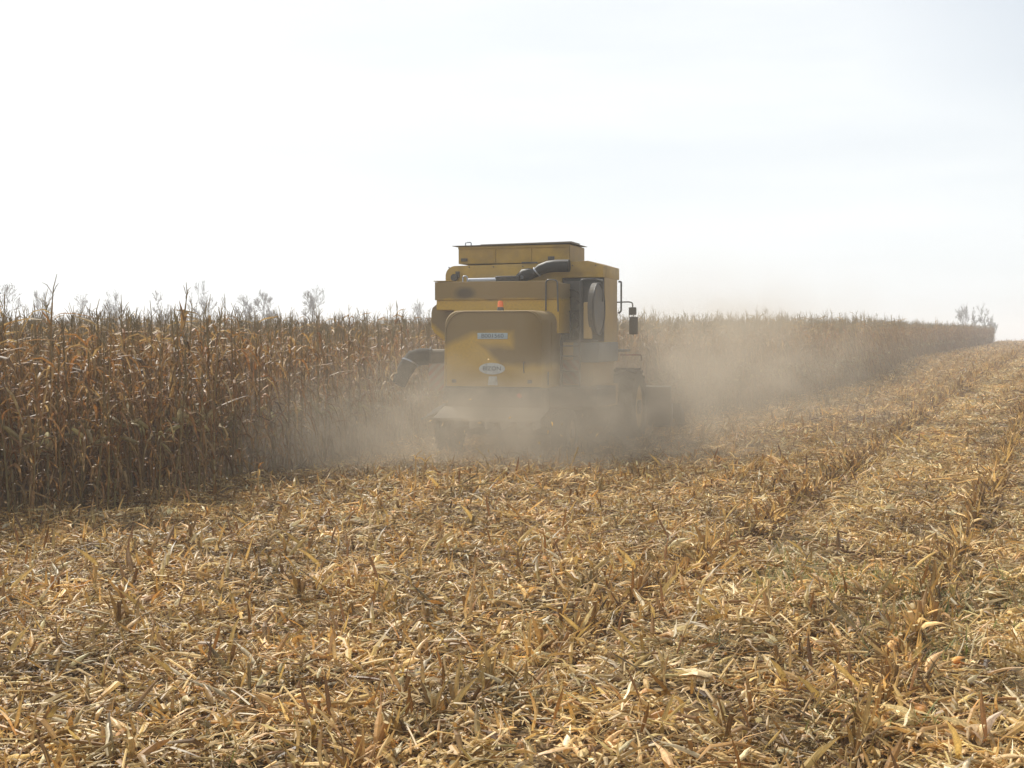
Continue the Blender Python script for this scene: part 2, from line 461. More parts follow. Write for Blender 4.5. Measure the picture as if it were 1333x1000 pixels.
# ------------------------------------------------------------------ stubble
def stub_mesh(seed, hmin=.07, hmax=.21):
    r = random.Random(seed); pb = PB(); h = r.uniform(hmin, hmax)
    lean = Vector((r.uniform(-.25, .25), r.uniform(-.25, .25), 1))
    base = r.choice([(.50, .36, .17), (.42, .28, .12), (.58, .44, .24), (.34, .20, .08)])
    pts = [lean * z for z in (-.04, h * .45, h)]
    for p in pts: p.z = p.z
    rad = r.uniform(.010, .014)
    pb.tube(pts, [rad * 1.15, rad, rad * .95], jit(base, r), 6, jit(base, r), (.62, .52, .34))
    for q in range(r.randint(5, 10)):
        c = jit(r.choice([(.54, .38, .17), (.62, .48, .26), (.38, .23, .09), (.48, .32, .13)]), r, .25)
        leaf_strip(pb, r, lean * (h * r.uniform(.0, .5)), r.uniform(0, 6.28), r.uniform(.08, .24), r.uniform(.010, .032), R(r.uniform(50, 88)), R(r.uniform(-70, 85)), 4, c, jit(c, r, .2), .9)
    return pb.mesh("stub", M_STUB)
STUBS = [stub_mesh(300 + i) for i in range(14)] + [stub_mesh(340 + i, .2, .34) for i in range(3)]

def tuft_mesh(seed, dark=False):
    r = random.Random(seed); pb = PB()
    for q in range(r.randint(14, 24)):
        c = jit(r.choice([(.48, .32, .13), (.58, .43, .22), (.32, .18, .065), (.42, .27, .11), (.24, .13, .05)]), r, .25)
        if dark: c = jit(r.choice([(.30, .18, .07), (.22, .125, .05), (.36, .23, .095), (.16, .09, .04), (.46, .32, .15)]), r, .2)
        a = r.uniform(0, 6.28); d = r.uniform(0, .11)
        leaf_strip(pb, r, Vector((d * math.cos(a), d * math.sin(a) * 1.6, 0)), r.uniform(0, 6.28), r.uniform(.06, .2), r.uniform(.006, .026), R(r.uniform(30, 88)), R(r.uniform(-70, 60)), 4, c, jit(c, r, .25), .9)
    return pb.mesh("tuft", M_STUB)
TUFTS = [tuft_mesh(380 + i) for i in range(8)] + [tuft_mesh(395 + i, True) for i in range(5)]

def stubble_points():
    out = []
    for k in range(1, 60):                       # rows that follow the cut edge
        off = k * .76
        st_ = 2 if k % 2 == 0 else 4
        ii = np.arange(nr.integers(0, 4), len(SX), st_)
        q = SX[ii] + SN[ii] * off
        q = q + nr.normal(0, .03, q.shape)
        dd = (q - D0) @ DN
        along = (q - D0) @ DD
        m = (dd < 0)
        sdv = side_of_S(q[m]); q = q[m][sdv > off - .3]
        q = q[in_view(q, 1.25)]
        out.append(q)
    for k in range(0, 40):                       # straight rows to the right; every third one was run over by the wheels
        if k % 3 == 1: continue
        t = np.arange(-14, 205, .10 if k % 3 == 0 else .36) + nr.uniform(0, .2)
        q = D0 + DD * t[:, None] + DN * (k * .76 + .2)
        q = q + nr.normal(0, .03, q.shape)
        q = q[(q[:, 1] <= 205) & in_view(q, 1.25)]
        q = q[side_of_S(q) > .4]
        out.append(q)
    # the fresh swath behind and beside the combine
    for k in range(-3, 4):
        t = np.arange(-3, 7, .2)
        c, s = math.cos(MTH), math.sin(MTH)
        q = np.stack([MX + k * .76 * c + t * s, MY - k * .76 * s + t * c], 1)
        out.append(q + nr.normal(0, .03, q.shape))
    P = np.vstack(out)
    near = P[:, 1] < 60
    keep = near & (nr.random(len(P)) < .9) | (~near) & (nr.random(len(P)) < .6)
    return P[keep]
BP = stubble_points()
RR = ((BP - D0) @ DN - .2) / .76      # row number in the straight part
# rough patches: stretches of a row pressed flat
m = (np.sin(BP[:, 0] * 1.1 + 2) * np.sin(BP[:, 1] * .7 + BP[:, 0] * .5) > .9)
BP = BP[~m]; RR = RR[~m]
nb = len(BP); Bz = zt(BP[:, 0], BP[:, 1])
Bscl = nr.uniform(.75, 1.25, nb) + np.clip((BP[:, 1] - 30) / 120, 0, .5)
Bstrong = (RR > -.5) & (np.abs(np.round(RR) % 3) < .5); Bscl[Bstrong] *= (nr.uniform(1.0, 1.5, Bstrong.sum()) * np.interp(BP[Bstrong, 1], [7, 16], [.85, 1.05]))
Bidx = nr.integers(0, 14, nb); tall = nr.random(nb) < .03; Bidx[tall] = nr.integers(14, 17, tall.sum())
Brot = np.stack([nr.normal(0, .14, nb), nr.normal(0, .14, nb), nr.uniform(0, 6.28, nb)], 1)
flat = nr.random(nb) < .12; Brot[flat, 0] += nr.choice([-1, 1], flat.sum()) * nr.uniform(.6, 1.3, flat.sum())
ord_ = np.argsort(np.hypot(BP[:, 0], BP[:, 1]) + (~in_view(BP, .98, 6.9)) * 1000)
pk = ord_[:290]; rest = np.ones(nb, bool); rest[pk] = False
# torn leaf tufts along the rows join the far stubble
wts = np.where(Bstrong, 3.2, .8) ; tn = int(nb * 1.5); ti = nr.choice(nb, tn, p=wts / wts.sum())
TP = BP[ti] + nr.normal(0, .06, (tn, 2))
BPx = np.vstack([BP[rest], TP]); Bsx = np.concatenate([Bscl[rest], nr.uniform(.7, 1.3, tn) + np.clip((TP[:, 1] - 30) / 120, 0, .6)])
Brx = np.vstack([Brot[rest], np.stack([nr.normal(0, .15, tn), nr.normal(0, .15, tn), nr.uniform(0, 6.28, tn)], 1)])
st_t = Bstrong[ti]
Bix = np.concatenate([Bidx[rest], np.where(st_t, nr.integers(25, 30, tn), nr.integers(17, 25, tn))])
Bsx[-tn:] *= np.where(st_t, 1.3, 1.0) * np.interp(TP[:, 1], [7, 16], [.85, 1.05])
scatter("corn_stubble", STUBS + TUFTS, np.stack([BPx[:, 0], BPx[:, 1], zt(BPx[:, 0], BPx[:, 1])], 1), Brx, Bsx, Bix,
        "rows of short cut maize stubble stretching from the middle of the field to the horizon", M_STUB)
for i in pk:
    o = link(bpy.data.objects.new("stubble_stalk", STUBS[Bidx[i]]))
    o.location = (BP[i, 0], BP[i, 1], Bz[i]); o.rotation_euler = tuple(Brot[i]); s_ = Bscl[i]; o.scale = (s_, s_, s_)
    tag(o, "short cut maize stalk stub in the rows nearest the bottom of the view", "stubble stalk", "nearest cut stalk stubs in the foreground rows")

# ------------------------------------------------------------------ litter
STRAW = STRAW_ALL = [(.50, .34, .145), (.58, .43, .21), (.40, .25, .095), (.28, .15, .05), (.20, .10, .035), (.64, .50, .28), (.46, .23, .065), (.34, .25, .11), (.11, .06, .025), (.50, .35, .14), (.36, .19, .055)]
PALE = [(.70, .58, .36), (.64, .46, .24), (.74, .65, .48), (.60, .40, .17), (.66, .43, .22)]
PALE_MIX = STRAW[:3] + [STRAW[5], STRAW[9]] + PALE[:4] + [STRAW[3]]
def husk_piece(pb, r, base, az, el, ln, w, col, bend=.6, roll=0.0, segs=6, across=5):
    pts = [base.copy()]; p = base.copy(); e = el
    for i in range(segs):
        d = Vector((math.cos(az) * math.cos(e), math.sin(az) * math.cos(e), math.sin(e)))
        p = p + d * ln / segs; pts.append(p.copy()); e -= bend / segs
    sides = []; ws = []
    for i in range(segs + 1):
        t = i / segs; tg = (pts[min(i + 1, segs)] - pts[max(i - 1, 0)]).normalized()
        sv = Vector((-math.sin(az), math.cos(az), 0)); up = tg.cross(sv).normalized()
        tw = roll + .5 * t
        sides.append((sv * math.cos(tw) + up * math.sin(tw)).normalized())
        if 0 < i: pts[i] = pts[i] + Vector((r.gauss(0, .02), r.gauss(0, .02), abs(r.gauss(0, .015)))) * ln * .8
        ws.append(w * ((.45 + .55 * math.sin(math.pi * min(1, t * 1.25) ** .9)) * (1 - max(0, t - .5) / .5) ** .8 + .02) * (1 + r.uniform(-.14, .14)))
    pb.strip(pts, sides, ws, col, jit(col, r, .12), r.uniform(.15, .35), across)

def patch_mesh(seed, rad=.45, n=150, big=1.0, pale=False):
    r = random.Random(seed); pb = PB()
    STRAW = PALE_MIX if pale else STRAW_ALL
    for i in range(n):
        a = r.uniform(0, 6.28); d = rad * math.sqrt(r.random()); z = abs(r.gauss(0, .034)) + .002 + .03 * max(0, math.sin(a * 2 + seed)) * (1 - d / rad)
        base = Vector((d * math.cos(a), d * math.sin(a), z)); az = r.uniform(0, 6.28)
        q = r.random()
        if big > 1 and q > .76 and q < .84: q = .80
        if q < .50:      # leaf shreds
            el = R(abs(r.gauss(0, 38)) - 3); ln = r.uniform(.03, .10) if r.random() < .6 else r.uniform(.08, .22)
            leaf_strip(pb, r, base, az, ln * big, r.uniform(.005, .026) * big, el, el - R(r.uniform(0, 90)), 3, jit(r.choice(STRAW), r, .3), jit(r.choice(STRAW), r, .3), 1.0, .15)
        elif q < .76:    # fibres
            el = R(abs(r.gauss(0, 25))); ln = r.uniform(.04, .2)
            leaf_strip(pb, r, base, az, ln, r.uniform(.003, .008), el, el - R(r.uniform(0, 60)), 3, jit(r.choice(STRAW + PALE), r, .25), jit(r.choice(STRAW), r, .25), .5, .1, 2)
        elif q < .84:    # husk leaves
            husk_piece(pb, r, base, az, R(r.uniform(-5, 35)), r.uniform(.07, .2) * big, r.uniform(.014, .036) * big, jit(r.choice(PALE + STRAW[:3]), r, .15), r.uniform(-.1, .7), r.uniform(-1.0, 1.0), 5, 4)
        elif q < .93:    # stalk bits
            el = R(r.uniform(-3, 14)); ln = r.uniform(.05, .26); dv = Vector((math.cos(az) * math.cos(el), math.sin(az) * math.cos(el), math.sin(el)))
            rr = r.uniform(.004, .011); c = jit(r.choice(STRAW[:6]), r)
            pb.tube([base, base + dv * ln * .5 + Vector((0, 0, .004)), base + dv * ln], [rr, rr * .95, rr * .9], c, 5, jit(c, r), (.66, .56, .38))
        else:            # small chips and dark crumbs
            leaf_strip(pb, r, base + Vector((0, 0, .01)), az, r.uniform(.02, .05), r.uniform(.012, .03), R(r.uniform(-10, 50)), R(r.uniform(-40, 10)), 2, jit(r.choice(PALE + STRAW), r, .3), jit(r.choice(STRAW), r, .3), 1.0, .2)
    return pb.mesh("patch", M_LIT)
PATCH = [patch_mesh(500 + i) for i in range(9)] + [patch_mesh(520 + i, .45, 80, 1.7) for i in range(5)] + [patch_mesh(540 + i, .45, 110, 1.3, True) for i in range(3)]
def clump_mesh(seed):
    r = random.Random(seed); pb = PB()
    for g in range(5):
        cx, cy = r.uniform(-.38, .38), r.uniform(-.38, .38); a0 = r.uniform(0, 6.28); col = r.choice(PALE + [STRAW[0], STRAW[2], STRAW[6]])
        for q in range(r.randint(2, 5)):
            husk_piece(pb, r, Vector((cx + r.uniform(-.03, .03), cy + r.uniform(-.03, .03), .025 + .014 * q)), a0 + r.gauss(0, .7), R(r.uniform(0, 40)), r.uniform(.11, .24), r.uniform(.032, .065), jit(col, r, .18), r.uniform(.1, 1.1), r.uniform(-.9, .9), 7, 6)
    return pb.mesh("clump", M_LIT)
PATCH += [clump_mesh(560 + i) for i in range(7)]
def litter_points():
    P = []; Sc = []
    def region(y0, y1, dens, sc):
        w = y1 * .392 * 1.2 + 1.5
        nn = int((y1 - y0) * 2 * w * dens)
        q = np.stack([nr.uniform(-w, w, nn), nr.uniform(y0, y1, nn)], 1)
        q = q[in_view(q, 1.2, y0)]
        s_ = side_of_S(q); xl, yl = to_machine(q)
        ok = (s_ > -.6) | ((np.abs(xl) < 2.4) & (yl > -2) & (yl < 7))
        q = q[ok]; P.append(q); Sc.append(np.full(len(q), sc))
    region(5.0, 14, 12.0, 1.0); region(14, 26, 6.5, 1.1); region(26, 50, 3.2, 1.3); region(50, 100, 1.7, 1.6); region(100, 215, .5, 2.4)
    return np.vstack(P), np.concatenate(Sc)
LP, LS = litter_points()
nl = len(LP)
Lz = zt(LP[:, 0], LP[:, 1]) + nr.uniform(-.004, .02, nl)
Lidx = nr.integers(0, 9, nl)
lr = ((LP - D0) @ DN - .2) / .76
lane = (lr > -.5) & (LP[:, 1] < 220) & (np.abs(np.round(lr) % 3 - 1) < .5)
q_ = nr.random(nl)
Lidx[(q_ < .4) & (LP[:, 1] < 14)] = 9; Lidx[(q_ < .15) & (LP[:, 1] >= 14)] = 9
Lidx = np.where(Lidx == 9, nr.integers(9, 14, nl), Lidx)
Lidx[(q_ > .92) & (LP[:, 1] < 16)] = nr.integers(17, 24, ((q_ > .92) & (LP[:, 1] < 16)).sum())
Lidx[lane & (q_ > .3) & (q_ <= .9)] = nr.integers(14, 17, (lane & (q_ > .3) & (q_ <= .9)).sum())
LS = LS * np.where(lane, .95, 1.0)
Lrot = np.stack([nr.normal(0, .06, nl), nr.normal(0, .06, nl), nr.uniform(0, 6.28, nl)], 1)
scatter("corn_litter", PATCH, np.stack([LP[:, 0], LP[:, 1], Lz], 1), Lrot, LS * nr.uniform(.85, 1.15, nl), Lidx,
        "carpet of shredded maize leaves, husks and stalk bits covering the harvested ground", M_LIT)
print("counts corn", n, "stubble", nb, "litter", nl)

def gxy(px, py):     # measured spots on the field, turned once into ground positions
    Y = 2.25 * 1700 / (py - 436.0)
    for _ in range(4): Y = (2.25 - float(zt((px - 667) * Y / 1700, Y))) * 1700 / (py - 436.0)
    return (px - 667) * Y / 1700, Y

# large husks lying about in the foreground
HUSKS = [
    (930, 900, .30, 'long', (.68, .54, .36), 2.9, "long pale tan husk lying flat, pointing left, right of the middle foreground"),
    (358, 880, .13, 'fan', (.62, .38, .13), 0, "small orange-yellow husk standing upright like a little flame in the left foreground"),
    (1280, 985, .30, 'fan', (.74, .62, .48), 1.0, "large whitish crumpled husk in the bottom right corner"),
    (1110, 935, .22, 'long', (.70, .55, .38), .3, "pale pinkish husk lying flat near the bottom, left of the whitish corner husk"),
    (385, 822, .19, 'fan', (.66, .52, .36), 0, "upright cream husk fan with a ragged pointed tip left of the middle"),
    (245, 885, .24, 'long', (.55, .38, .20), .1, "tan husk with a grey-white leaf lying on its side, lower left"),
    (45, 970, .26, 'long', (.58, .48, .30), .2, "broad straw-coloured husk lying in the bottom left corner"),
    (165, 768, .10, 'fan', (.74, .64, .52), 0, "small whitish husk tuft in the left middle of the litter"),
    (1225, 835, .2, 'fan', (.66, .50, .26), 0, "bunched golden husk standing among the litter on the right"),
    (720, 920, .12, 'long', (.76, .70, .58), 1.2, "short chalky white husk scrap at the middle of the foreground"),
    (1245, 880, .17, 'long', (.60, .32, .10), .5, "orange-brown curled husk lying on the right side"),
    (820, 905, .14, 'fan', (.70, .56, .34), 0, "pair of cream husk leaves splayed open below the centre"),
]
for i, (px, py, ln, typ, col, az, lab) in enumerate(HUSKS):
    x, y = gxy(px, py); r = random.Random(70 + i); pb = PB()
    if typ == 'long':
        for q in range(4):
            husk_piece(pb, r, Vector((0, r.uniform(-.015, .015), .02 + .012 * q)), r.uniform(-.16, .16), R(r.uniform(2, 16)), ln * r.uniform(.75, 1), ln * r.uniform(.2, .3), jit(col, r, .15), r.uniform(.2, .6), r.uniform(-.5, .5), 8, 7)
    else:
        a0 = r.uniform(0, 6.28)
        for q in range(6):
            a = a0 + r.gauss(0, .8)
            husk_piece(pb, r, Vector((.01 * math.cos(a), .01 * math.sin(a), .01)), a, R(r.uniform(15, 80)), ln * r.uniform(.5, 1), ln * r.uniform(.22, .42), jit(col, r, .2), r.uniform(.2, 1.6), r.uniform(-1.2, 1.2), 8, 7)
    o = link(bpy.data.objects.new("corn_husk", pb.mesh("husk", M_LIT)))
    o.location = (x, y, float(zt(x, y)) + .02); o.rotation_euler = (0, 0, az + (r.uniform(0, 6) if typ == 'fan' else 0))
    tag(o, lab, "husk", "large husks lying in the foreground")

# taller broken stalks
BROKEN = [(437, 668, .36, -.05, "single leaning bare stalk standing alone left of the bent stalk bunch"),
          (541, 645, .50, .0, "tallest upright broken stalk in front of the dust under the machine's auger"),
          (549, 646, .42, .1, "second upright broken stalk close beside the tallest one"),
          (583, 646, .42, .0, "thin upright stalk between the tall pair and the slanting stalk"),
          (592, 650, .50, 1.0, "long stalk slanting steeply to the right in front of the tailboard dust"),
          (600, 652, .62, 1.45, "stalk bent nearly flat at the foot of the slanting one"),
          (743, 622, .50, .35, "pale leafy stalk sticking up right of the machine's middle"),
          (335, 652, .42, .0, "upright stalk near the standing crop at the left end of the dust"),
          (703, 662, .40, .25, "slim stalk leaning right in the stubble below the rear hood"),
          (972, 700, .45, .1, "tall leafy stub in the stubble right of the machine"),
          (612, 820, .34, .1, "shredded upright stub in the middle of the foreground"),
          (322, 925, .26, -.05, "thick brown stub standing in the left foreground")]
for i, (px, py, h, tilt, lab) in enumerate(BROKEN):
    x, y = gxy(px, py); r = random.Random(40 + i); pb = PB()
    pts = [Vector((0, 0, -.03)), Vector((0, 0, h * .3)), Vector((math.sin(tilt) * h * .4, .02, h * .3 + math.cos(tilt) * h * .35)), Vector((math.sin(tilt) * h * .75, .03, h * .3 + math.cos(tilt) * h * .7))]
    c = jit((.46, .34, .18), r)
    pb.tube(pts, [.013, .012, .011, .010], c, 6, jit((.5, .38, .22), r), (.64, .54, .36))
    for q in range(5):
        cc = jit(r.choice(STRAW[:4]), r, .2)
        leaf_strip(pb, r, pts[r.randint(0, 3)], r.uniform(0, 6.28), r.uniform(.1, .25), r.uniform(.012, .03), R(r.uniform(40, 85)), R(r.uniform(-60, 60)), 4, cc, jit(cc, r, .2), .8)
    o = link(bpy.data.objects.new("broken_stalk", pb.mesh("broken", M_STUB)))
    o.location = (x, y, float(zt(x, y)))
    tag(o, lab, "broken stalk", "taller broken stalks among the stubble")

# green weeds on the right
def weed_mesh(seed):
    r = random.Random(seed); pb = PB()
    for i in range(16):
        c = jit(r.choice([(.16, .19, .06), (.22, .22, .08), (.30, .26, .12), (.12, .16, .05)]), r, .2)
        leaf_strip(pb, r, Vector((r.uniform(-.08, .08), r.uniform(-.08, .08), 0)), r.uniform(0, 6.28), r.uniform(.08, .26), r.uniform(.004, .011), R(r.uniform(45, 88)), R(r.uniform(-20, 60)), 4, c, jit(c, r, .2), .5)
    return pb.mesh("weed", M_STUB)
WE = [weed_mesh(900 + i) for i in range(5)]
wp = []
for px, py, s_, nn in ((1150, 780, .9, 60), (1225, 800, .9, 50), (1060, 760, .7, 26), (1180, 850, .6, 24), (1000, 720, .6, 10), (1320, 770, .6, 10), (1290, 560, .5, 4), (860, 860, .5, 4), (330, 990, .15, 3), (1150, 950, .3, 6)):
    x, y = gxy(px, py)
    for q in range(nn): wp.append((x + nr.normal(0, s_ * .6), y + nr.normal(0, s_ * .7)))
wp = np.array(wp)
scatter("weeds", WE, np.stack([wp[:, 0], wp[:, 1], zt(wp[:, 0], wp[:, 1])], 1), np.stack([nr.normal(0, .1, len(wp)), nr.normal(0, .1, len(wp)), nr.uniform(0, 6, len(wp))], 1),
        nr.uniform(.7, 1.2, len(wp)), nr.integers(0, 5, len(wp)), "thin dull green grass weeds growing through the litter on the right", M_STUB)

# ------------------------------------------------------------------ bare trees behind the crop
M_BARK = mat_plain("bark", (.11, .085, .065), .9, dirt=(.07, .055, .045), dirt_amt=.5)
def tree(px, Y, top, width, seed, lab, group="bare trees beyond the maize"):
    r = random.Random(seed); x = (px - 667) * Y / 1700; z0 = float(zt(x, Y)); H = 2.25 + (436 - top + 5) * Y / 1700 - z0
    tk, cr = PB(), PB()
    hw = width * Y / 1700 / 2
    tr0 = H * .022
    pts = [Vector((0, 0, -.2))]
    for k in range(1, 5): pts.append(Vector((r.uniform(-.12, .12) * k * .5, r.uniform(-.1, .1) * k * .5, H * .13 * k)))
    tk.tube(pts, [tr0 * (1.4 - .22 * k) for k in range(5)], (.1, .1, .1), 6)
    def br(p, d, ln, rad, dep):
        q = p.copy(); pp = [p.copy()]; dd = d.copy()
        for k in range(3):
            dd = (dd + Vector((r.gauss(0, .16), r.gauss(0, .16), r.gauss(.05, .12)))).normalized()
            q = q + dd * ln / 3; pp.append(q.copy())
        cr.tube(pp, [rad, rad * .85, rad * .7, rad * .5], (.1, .1, .1), 4 if dep < 2 else 3)
        if dep < 5:
            for k in range(r.choice([2, 3, 3]) if dep < 4 else 2):
                a = r.uniform(0, 6.28); sp_ = r.uniform(.35, .8)
                o_ = dd.orthogonal().normalized(); o2 = dd.cross(o_)
                nd = (dd * math.cos(sp_) + (o_ * math.cos(a) + o2 * math.sin(a)) * math.sin(sp_))
                nd.z = nd.z * .8 + .15; nd.normalize()
                br(pp[r.choice([1, 2, 3, 3])], nd, ln * r.uniform(.6, .82), max(.030, rad * .55), dep + 1)
    for k in range(7):
        p = pts[r.choice([1, 2, 3, 3, 4, 4])]; a = 6.28 * k / 7 + r.uniform(-.4, .4)
        e = r.uniform(.5, 1.3)
        ln = min(H * .27, hw * .62 / max(.3, math.cos(e)))
        br(p, Vector((math.cos(a) * math.cos(e), math.sin(a) * math.cos(e), math.sin(e))), ln, tr0 * .5, 0)
    zm = max(v.z for v in cr.V); f = H / zm
    xs = max(abs(v.x) for v in cr.V); fx = min(1.3, hw / xs)
    for b_ in (tk, cr):
        for v in b_.V: v.z *= f; v.x *= fx; v.y *= fx
    root = empty("bare_tree", (x, Y, z0)); tag(root, lab, "tree", group)
    link(bpy.data.objects.new("trunk", tk.mesh("trunk", M_BARK)), root)
    link(bpy.data.objects.new("crown", cr.mesh("crown", M_BARK)), root)
TREES = [(5, 150, 372, 50, "bare tree at the far left border of the view, rising behind the maize"),
         (52, 165, 382, 34, "second bare tree from the left border, low and rounded"),
         (112, 170, 386, 26, "thin low bare tree between two bushier ones at the left"),
         (150, 158, 380, 44, "broad dense bare tree, third of the bushy ones from the left"),
         (213, 165, 381, 32, "loose bare tree left of the tall forked tree"),
         (262, 150, 370, 46, "tall forked bare tree with two crowns, the highest on the left skyline"),
         (322, 165, 384, 36, "bare tree just right of the tall forked one"),
         (347, 168, 381, 34, "spreading bare tree midway between the forked tree and the lone round tree"),
         (408, 160, 375, 38, "lone rounded bare tree standing clear above the crop left of the combine"),
         (545, 190, 393, 24, "small faint bare tree next to the combine's left side"),
         (1254, 225, 399, 24, "left one of three small bare trees where the crop ends on the right"),
         (1269, 235, 404, 10, "slimmest bare tree between its two neighbours on the right horizon"),
         (1283, 225, 397, 26, "rounded bare tree nearest the end of the crop on the right horizon"),
         (1293, 230, 424, 14, "low bare bush beside the last maize at the right horizon")]
for i, t_ in enumerate(TREES): tree(*t_[:4], 20 + i, t_[4], "bare trees on the right horizon" if t_[0] > 1000 else "bare trees behind the maize on the left")

# ------------------------------------------------------------------ combine harvester (local: x right, y forward, z up)
CH = empty("combine_harvester", (MX, MY, -.02), (0, 0, -MTH))
tag(CH, "dusty yellow combine harvester seen from behind, driving into the standing maize", "combine harvester")

def yellow_mat(name, kind):
    b = NT(name)
    tcn = b.n("ShaderNodeTexCoord"); sx = b.n("ShaderNodeSeparateXYZ", {0: (tcn, 'Object')})
    n1 = b.n("ShaderNodeTexNoise", {'Vector': (tcn, 'Object'), 'Scale': 2.2, 'Detail': 6.0, 'Roughness': .6})
    n2 = b.n("ShaderNodeTexNoise", {'Vector': (tcn, 'Object'), 'Scale': 26.0, 'Detail': 5.0, 'Roughness': .7})
    wob = b.math('MULTIPLY', b.math('SUBTRACT', n1, .5), .9)
    if kind == 'hood':    # settled dust: the top and the right half of the hood
        x, z = (sx, 'X'), (sx, 'Z')
        d1 = b.math('SUBTRACT', z, b.math('MINIMUM', b.math('ADD', b.math('MULTIPLY', x, .42), 2.44), 2.28))
        edge = b.math('SUBTRACT', 2.06 - .19, z)                    # slanting edge of the wedge
        d2 = b.math('MINIMUM', b.math('MINIMUM', b.math('SUBTRACT', x, edge), b.math('SUBTRACT', 2.09, z)), b.math('SUBTRACT', z, 1.70))
        d3 = b.math('MINIMUM', b.math('SUBTRACT', x, .34), b.math('SUBTRACT', z, 1.70))
        dd = b.math('ADD', b.math('MAXIMUM', b.math('MAXIMUM', d1, d2), d3), b.math('MULTIPLY', wob, .2))
        msk = b.n("ShaderNodeMapRange", {'Value': dd, 'From Min': -.08, 'From Max': .09})
        low = b.n("ShaderNodeMapRange", {'Value': z, 'From Min': 1.80, 'From Max': 1.55, 'To Max': .42})
        msk = b.math('MAXIMUM', msk, low)
        msk = b.math('MULTIPLY', msk, .84)
    elif kind == 'panel':
        dd = b.math('ADD', b.math('SUBTRACT', (sx, 'Z'), 2.93), b.math('MULTIPLY', wob, .2))
        msk = b.n("ShaderNodeMapRange", {'Value': dd, 'From Min': -.02, 'From Max': .04, 'To Max': .8})
        v = b.n("ShaderNodeVectorMath", {0: (tcn, 'Object'), 1: (-.87, 1.0, 3.06)}, operation='SUBTRACT')
        v = b.n("ShaderNodeVectorMath", {0: v, 1: (4.5, 1, 8)}, operation='MULTIPLY')
        ln_ = b.n("ShaderNodeVectorMath", {0: v}, operation='LENGTH')
        soot = b.n("ShaderNodeMapRange", {'Value': b.math('ADD', (ln_, 'Value'), wob), 'From Min': 1.2, 'From Max': .5, 'To Max': .75})
    elif kind == 'cowl':
        dd = b.math('ADD', b.math('SUBTRACT', b.math('ADD', (sx, 'Z'), b.math('MULTIPLY', (sx, 'X'), .8)), 1.10), b.math('MULTIPLY', wob, .3))
        msk = b.n("ShaderNodeMapRange", {'Value': dd, 'From Min': -.03, 'From Max': .08, 'To Max': .9})
    elif kind == 'pale':  # right-side panels: heavier dust plus grazing sky light put into the colour
        msk = b.n("ShaderNodeMapRange", {'Value': n1, 'From Min': .25, 'From Max': .6, 'To Min': .45, 'To Max': .8})
    else:
        msk = b.n("ShaderNodeMapRange", {'Value': n1, 'From Min': .3, 'From Max': .7, 'To Min': .2, 'To Max': .75})
    fine = b.n("ShaderNodeMapRange", {'Value': n2, 'From Min': .4, 'From Max': .75, 'To Min': 0.0, 'To Max': .35})
    up = b.n("ShaderNodeNewGeometry"); nz_ = b.n("ShaderNodeSeparateXYZ", {0: (up, 'Normal')})
    top = b.n("ShaderNodeMapRange", {'Value': (nz_, 'Z'), 'From Min': .5, 'From Max': .95, 'To Max': .85})
    m2 = b.math('MAXIMUM', b.math('MAXIMUM', msk, fine), top)
    dust_light_c = (.30, .22, .135, 1) if kind == 'pale' else (.150, .110, .062, 1)
    yel = b.mixc(n2, (.54, .325, .03, 1), (.45, .27, .028, 1))
    c = b.mixc(m2, mixout(yel), dust_light_c)
    if kind == 'panel': c = b.mixc(soot, mixout(c), (.04, .034, .03, 1))
    rr = b.n("ShaderNodeMapRange", {'Value': m2, 'To Min': .38, 'To Max': .9})
    pr = b.n("ShaderNodeBsdfPrincipled", {'Base Color': mixout(c), 'Roughness': rr, 'Specular IOR Level': .4})
    b.t.links.new(pr.outputs[0], b.out.inputs[0])
    return b.m
M_YH = yellow_mat("yellow_paint_hood", 'hood'); M_YP = yellow_mat("yellow_paint_panel", 'panel'); M_YC = yellow_mat("yellow_paint_cowl", 'cowl')
M_Y = yellow_mat("yellow_paint", 'plain'); M_YD = yellow_mat("yellow_paint_dusty_lit", 'pale')
M_DK = mat_plain("dark_metal", (.035, .033, .03), .55, dirt_amt=.5)
M_BLK = mat_plain("black_metal", (.010, .010, .010), .5, dirt=(.06, .05, .04), dirt_amt=.4, spec=.3)
M_GRY = mat_plain("grey_panel", (.13, .135, .13), .6, dirt_amt=.4)
M_GRYD = mat_plain('dusty_sheet', (.085, .075, .06), .85, dirt=(.11, .09, .065), dirt_amt=.6)
M_STEEL = mat_plain("steel", (.30, .32, .36), .35, metal=.8, dirt_amt=.25)
M_RAIL = mat_plain("rail_paint", (.05, .05, .05), .3, metal=.4, dirt_amt=.3)
M_RUB = mat_plain("rubber", (.012, .011, .010), .85, dirt=(.07, .058, .042), dirt_amt=.5, spec=.25)
M_TAN = mat_plain("galvanized", (.18, .155, .12), .6, metal=.2, dirt_amt=.4)
M_RED = mat_plain("red_paint", (.30, .035, .025), .6, dirt_amt=.75)
M_WHT = mat_plain("white_paint", (.27, .25, .22), .6, dirt_amt=.75)
M_LENS = mat_plain("orange_lens", (.85, .16, .02), .2, dirt_amt=.15)
M_REDL = mat_plain("red_lens", (.5, .02, .015), .25, dirt_amt=.3)
M_GLS = mat_plain("glass", (.05, .06, .06), .08, dirt_amt=.3)
M_PLATE = mat_plain("plate_blue", (.34, .42, .46), .5, dirt_amt=.3)
M_BADGE = mat_plain("badge_pale", (.50, .53, .52), .5, dirt_amt=.4)
M_INK = mat_plain("ink", (.05, .07, .09), .6, dirt_amt=.2)

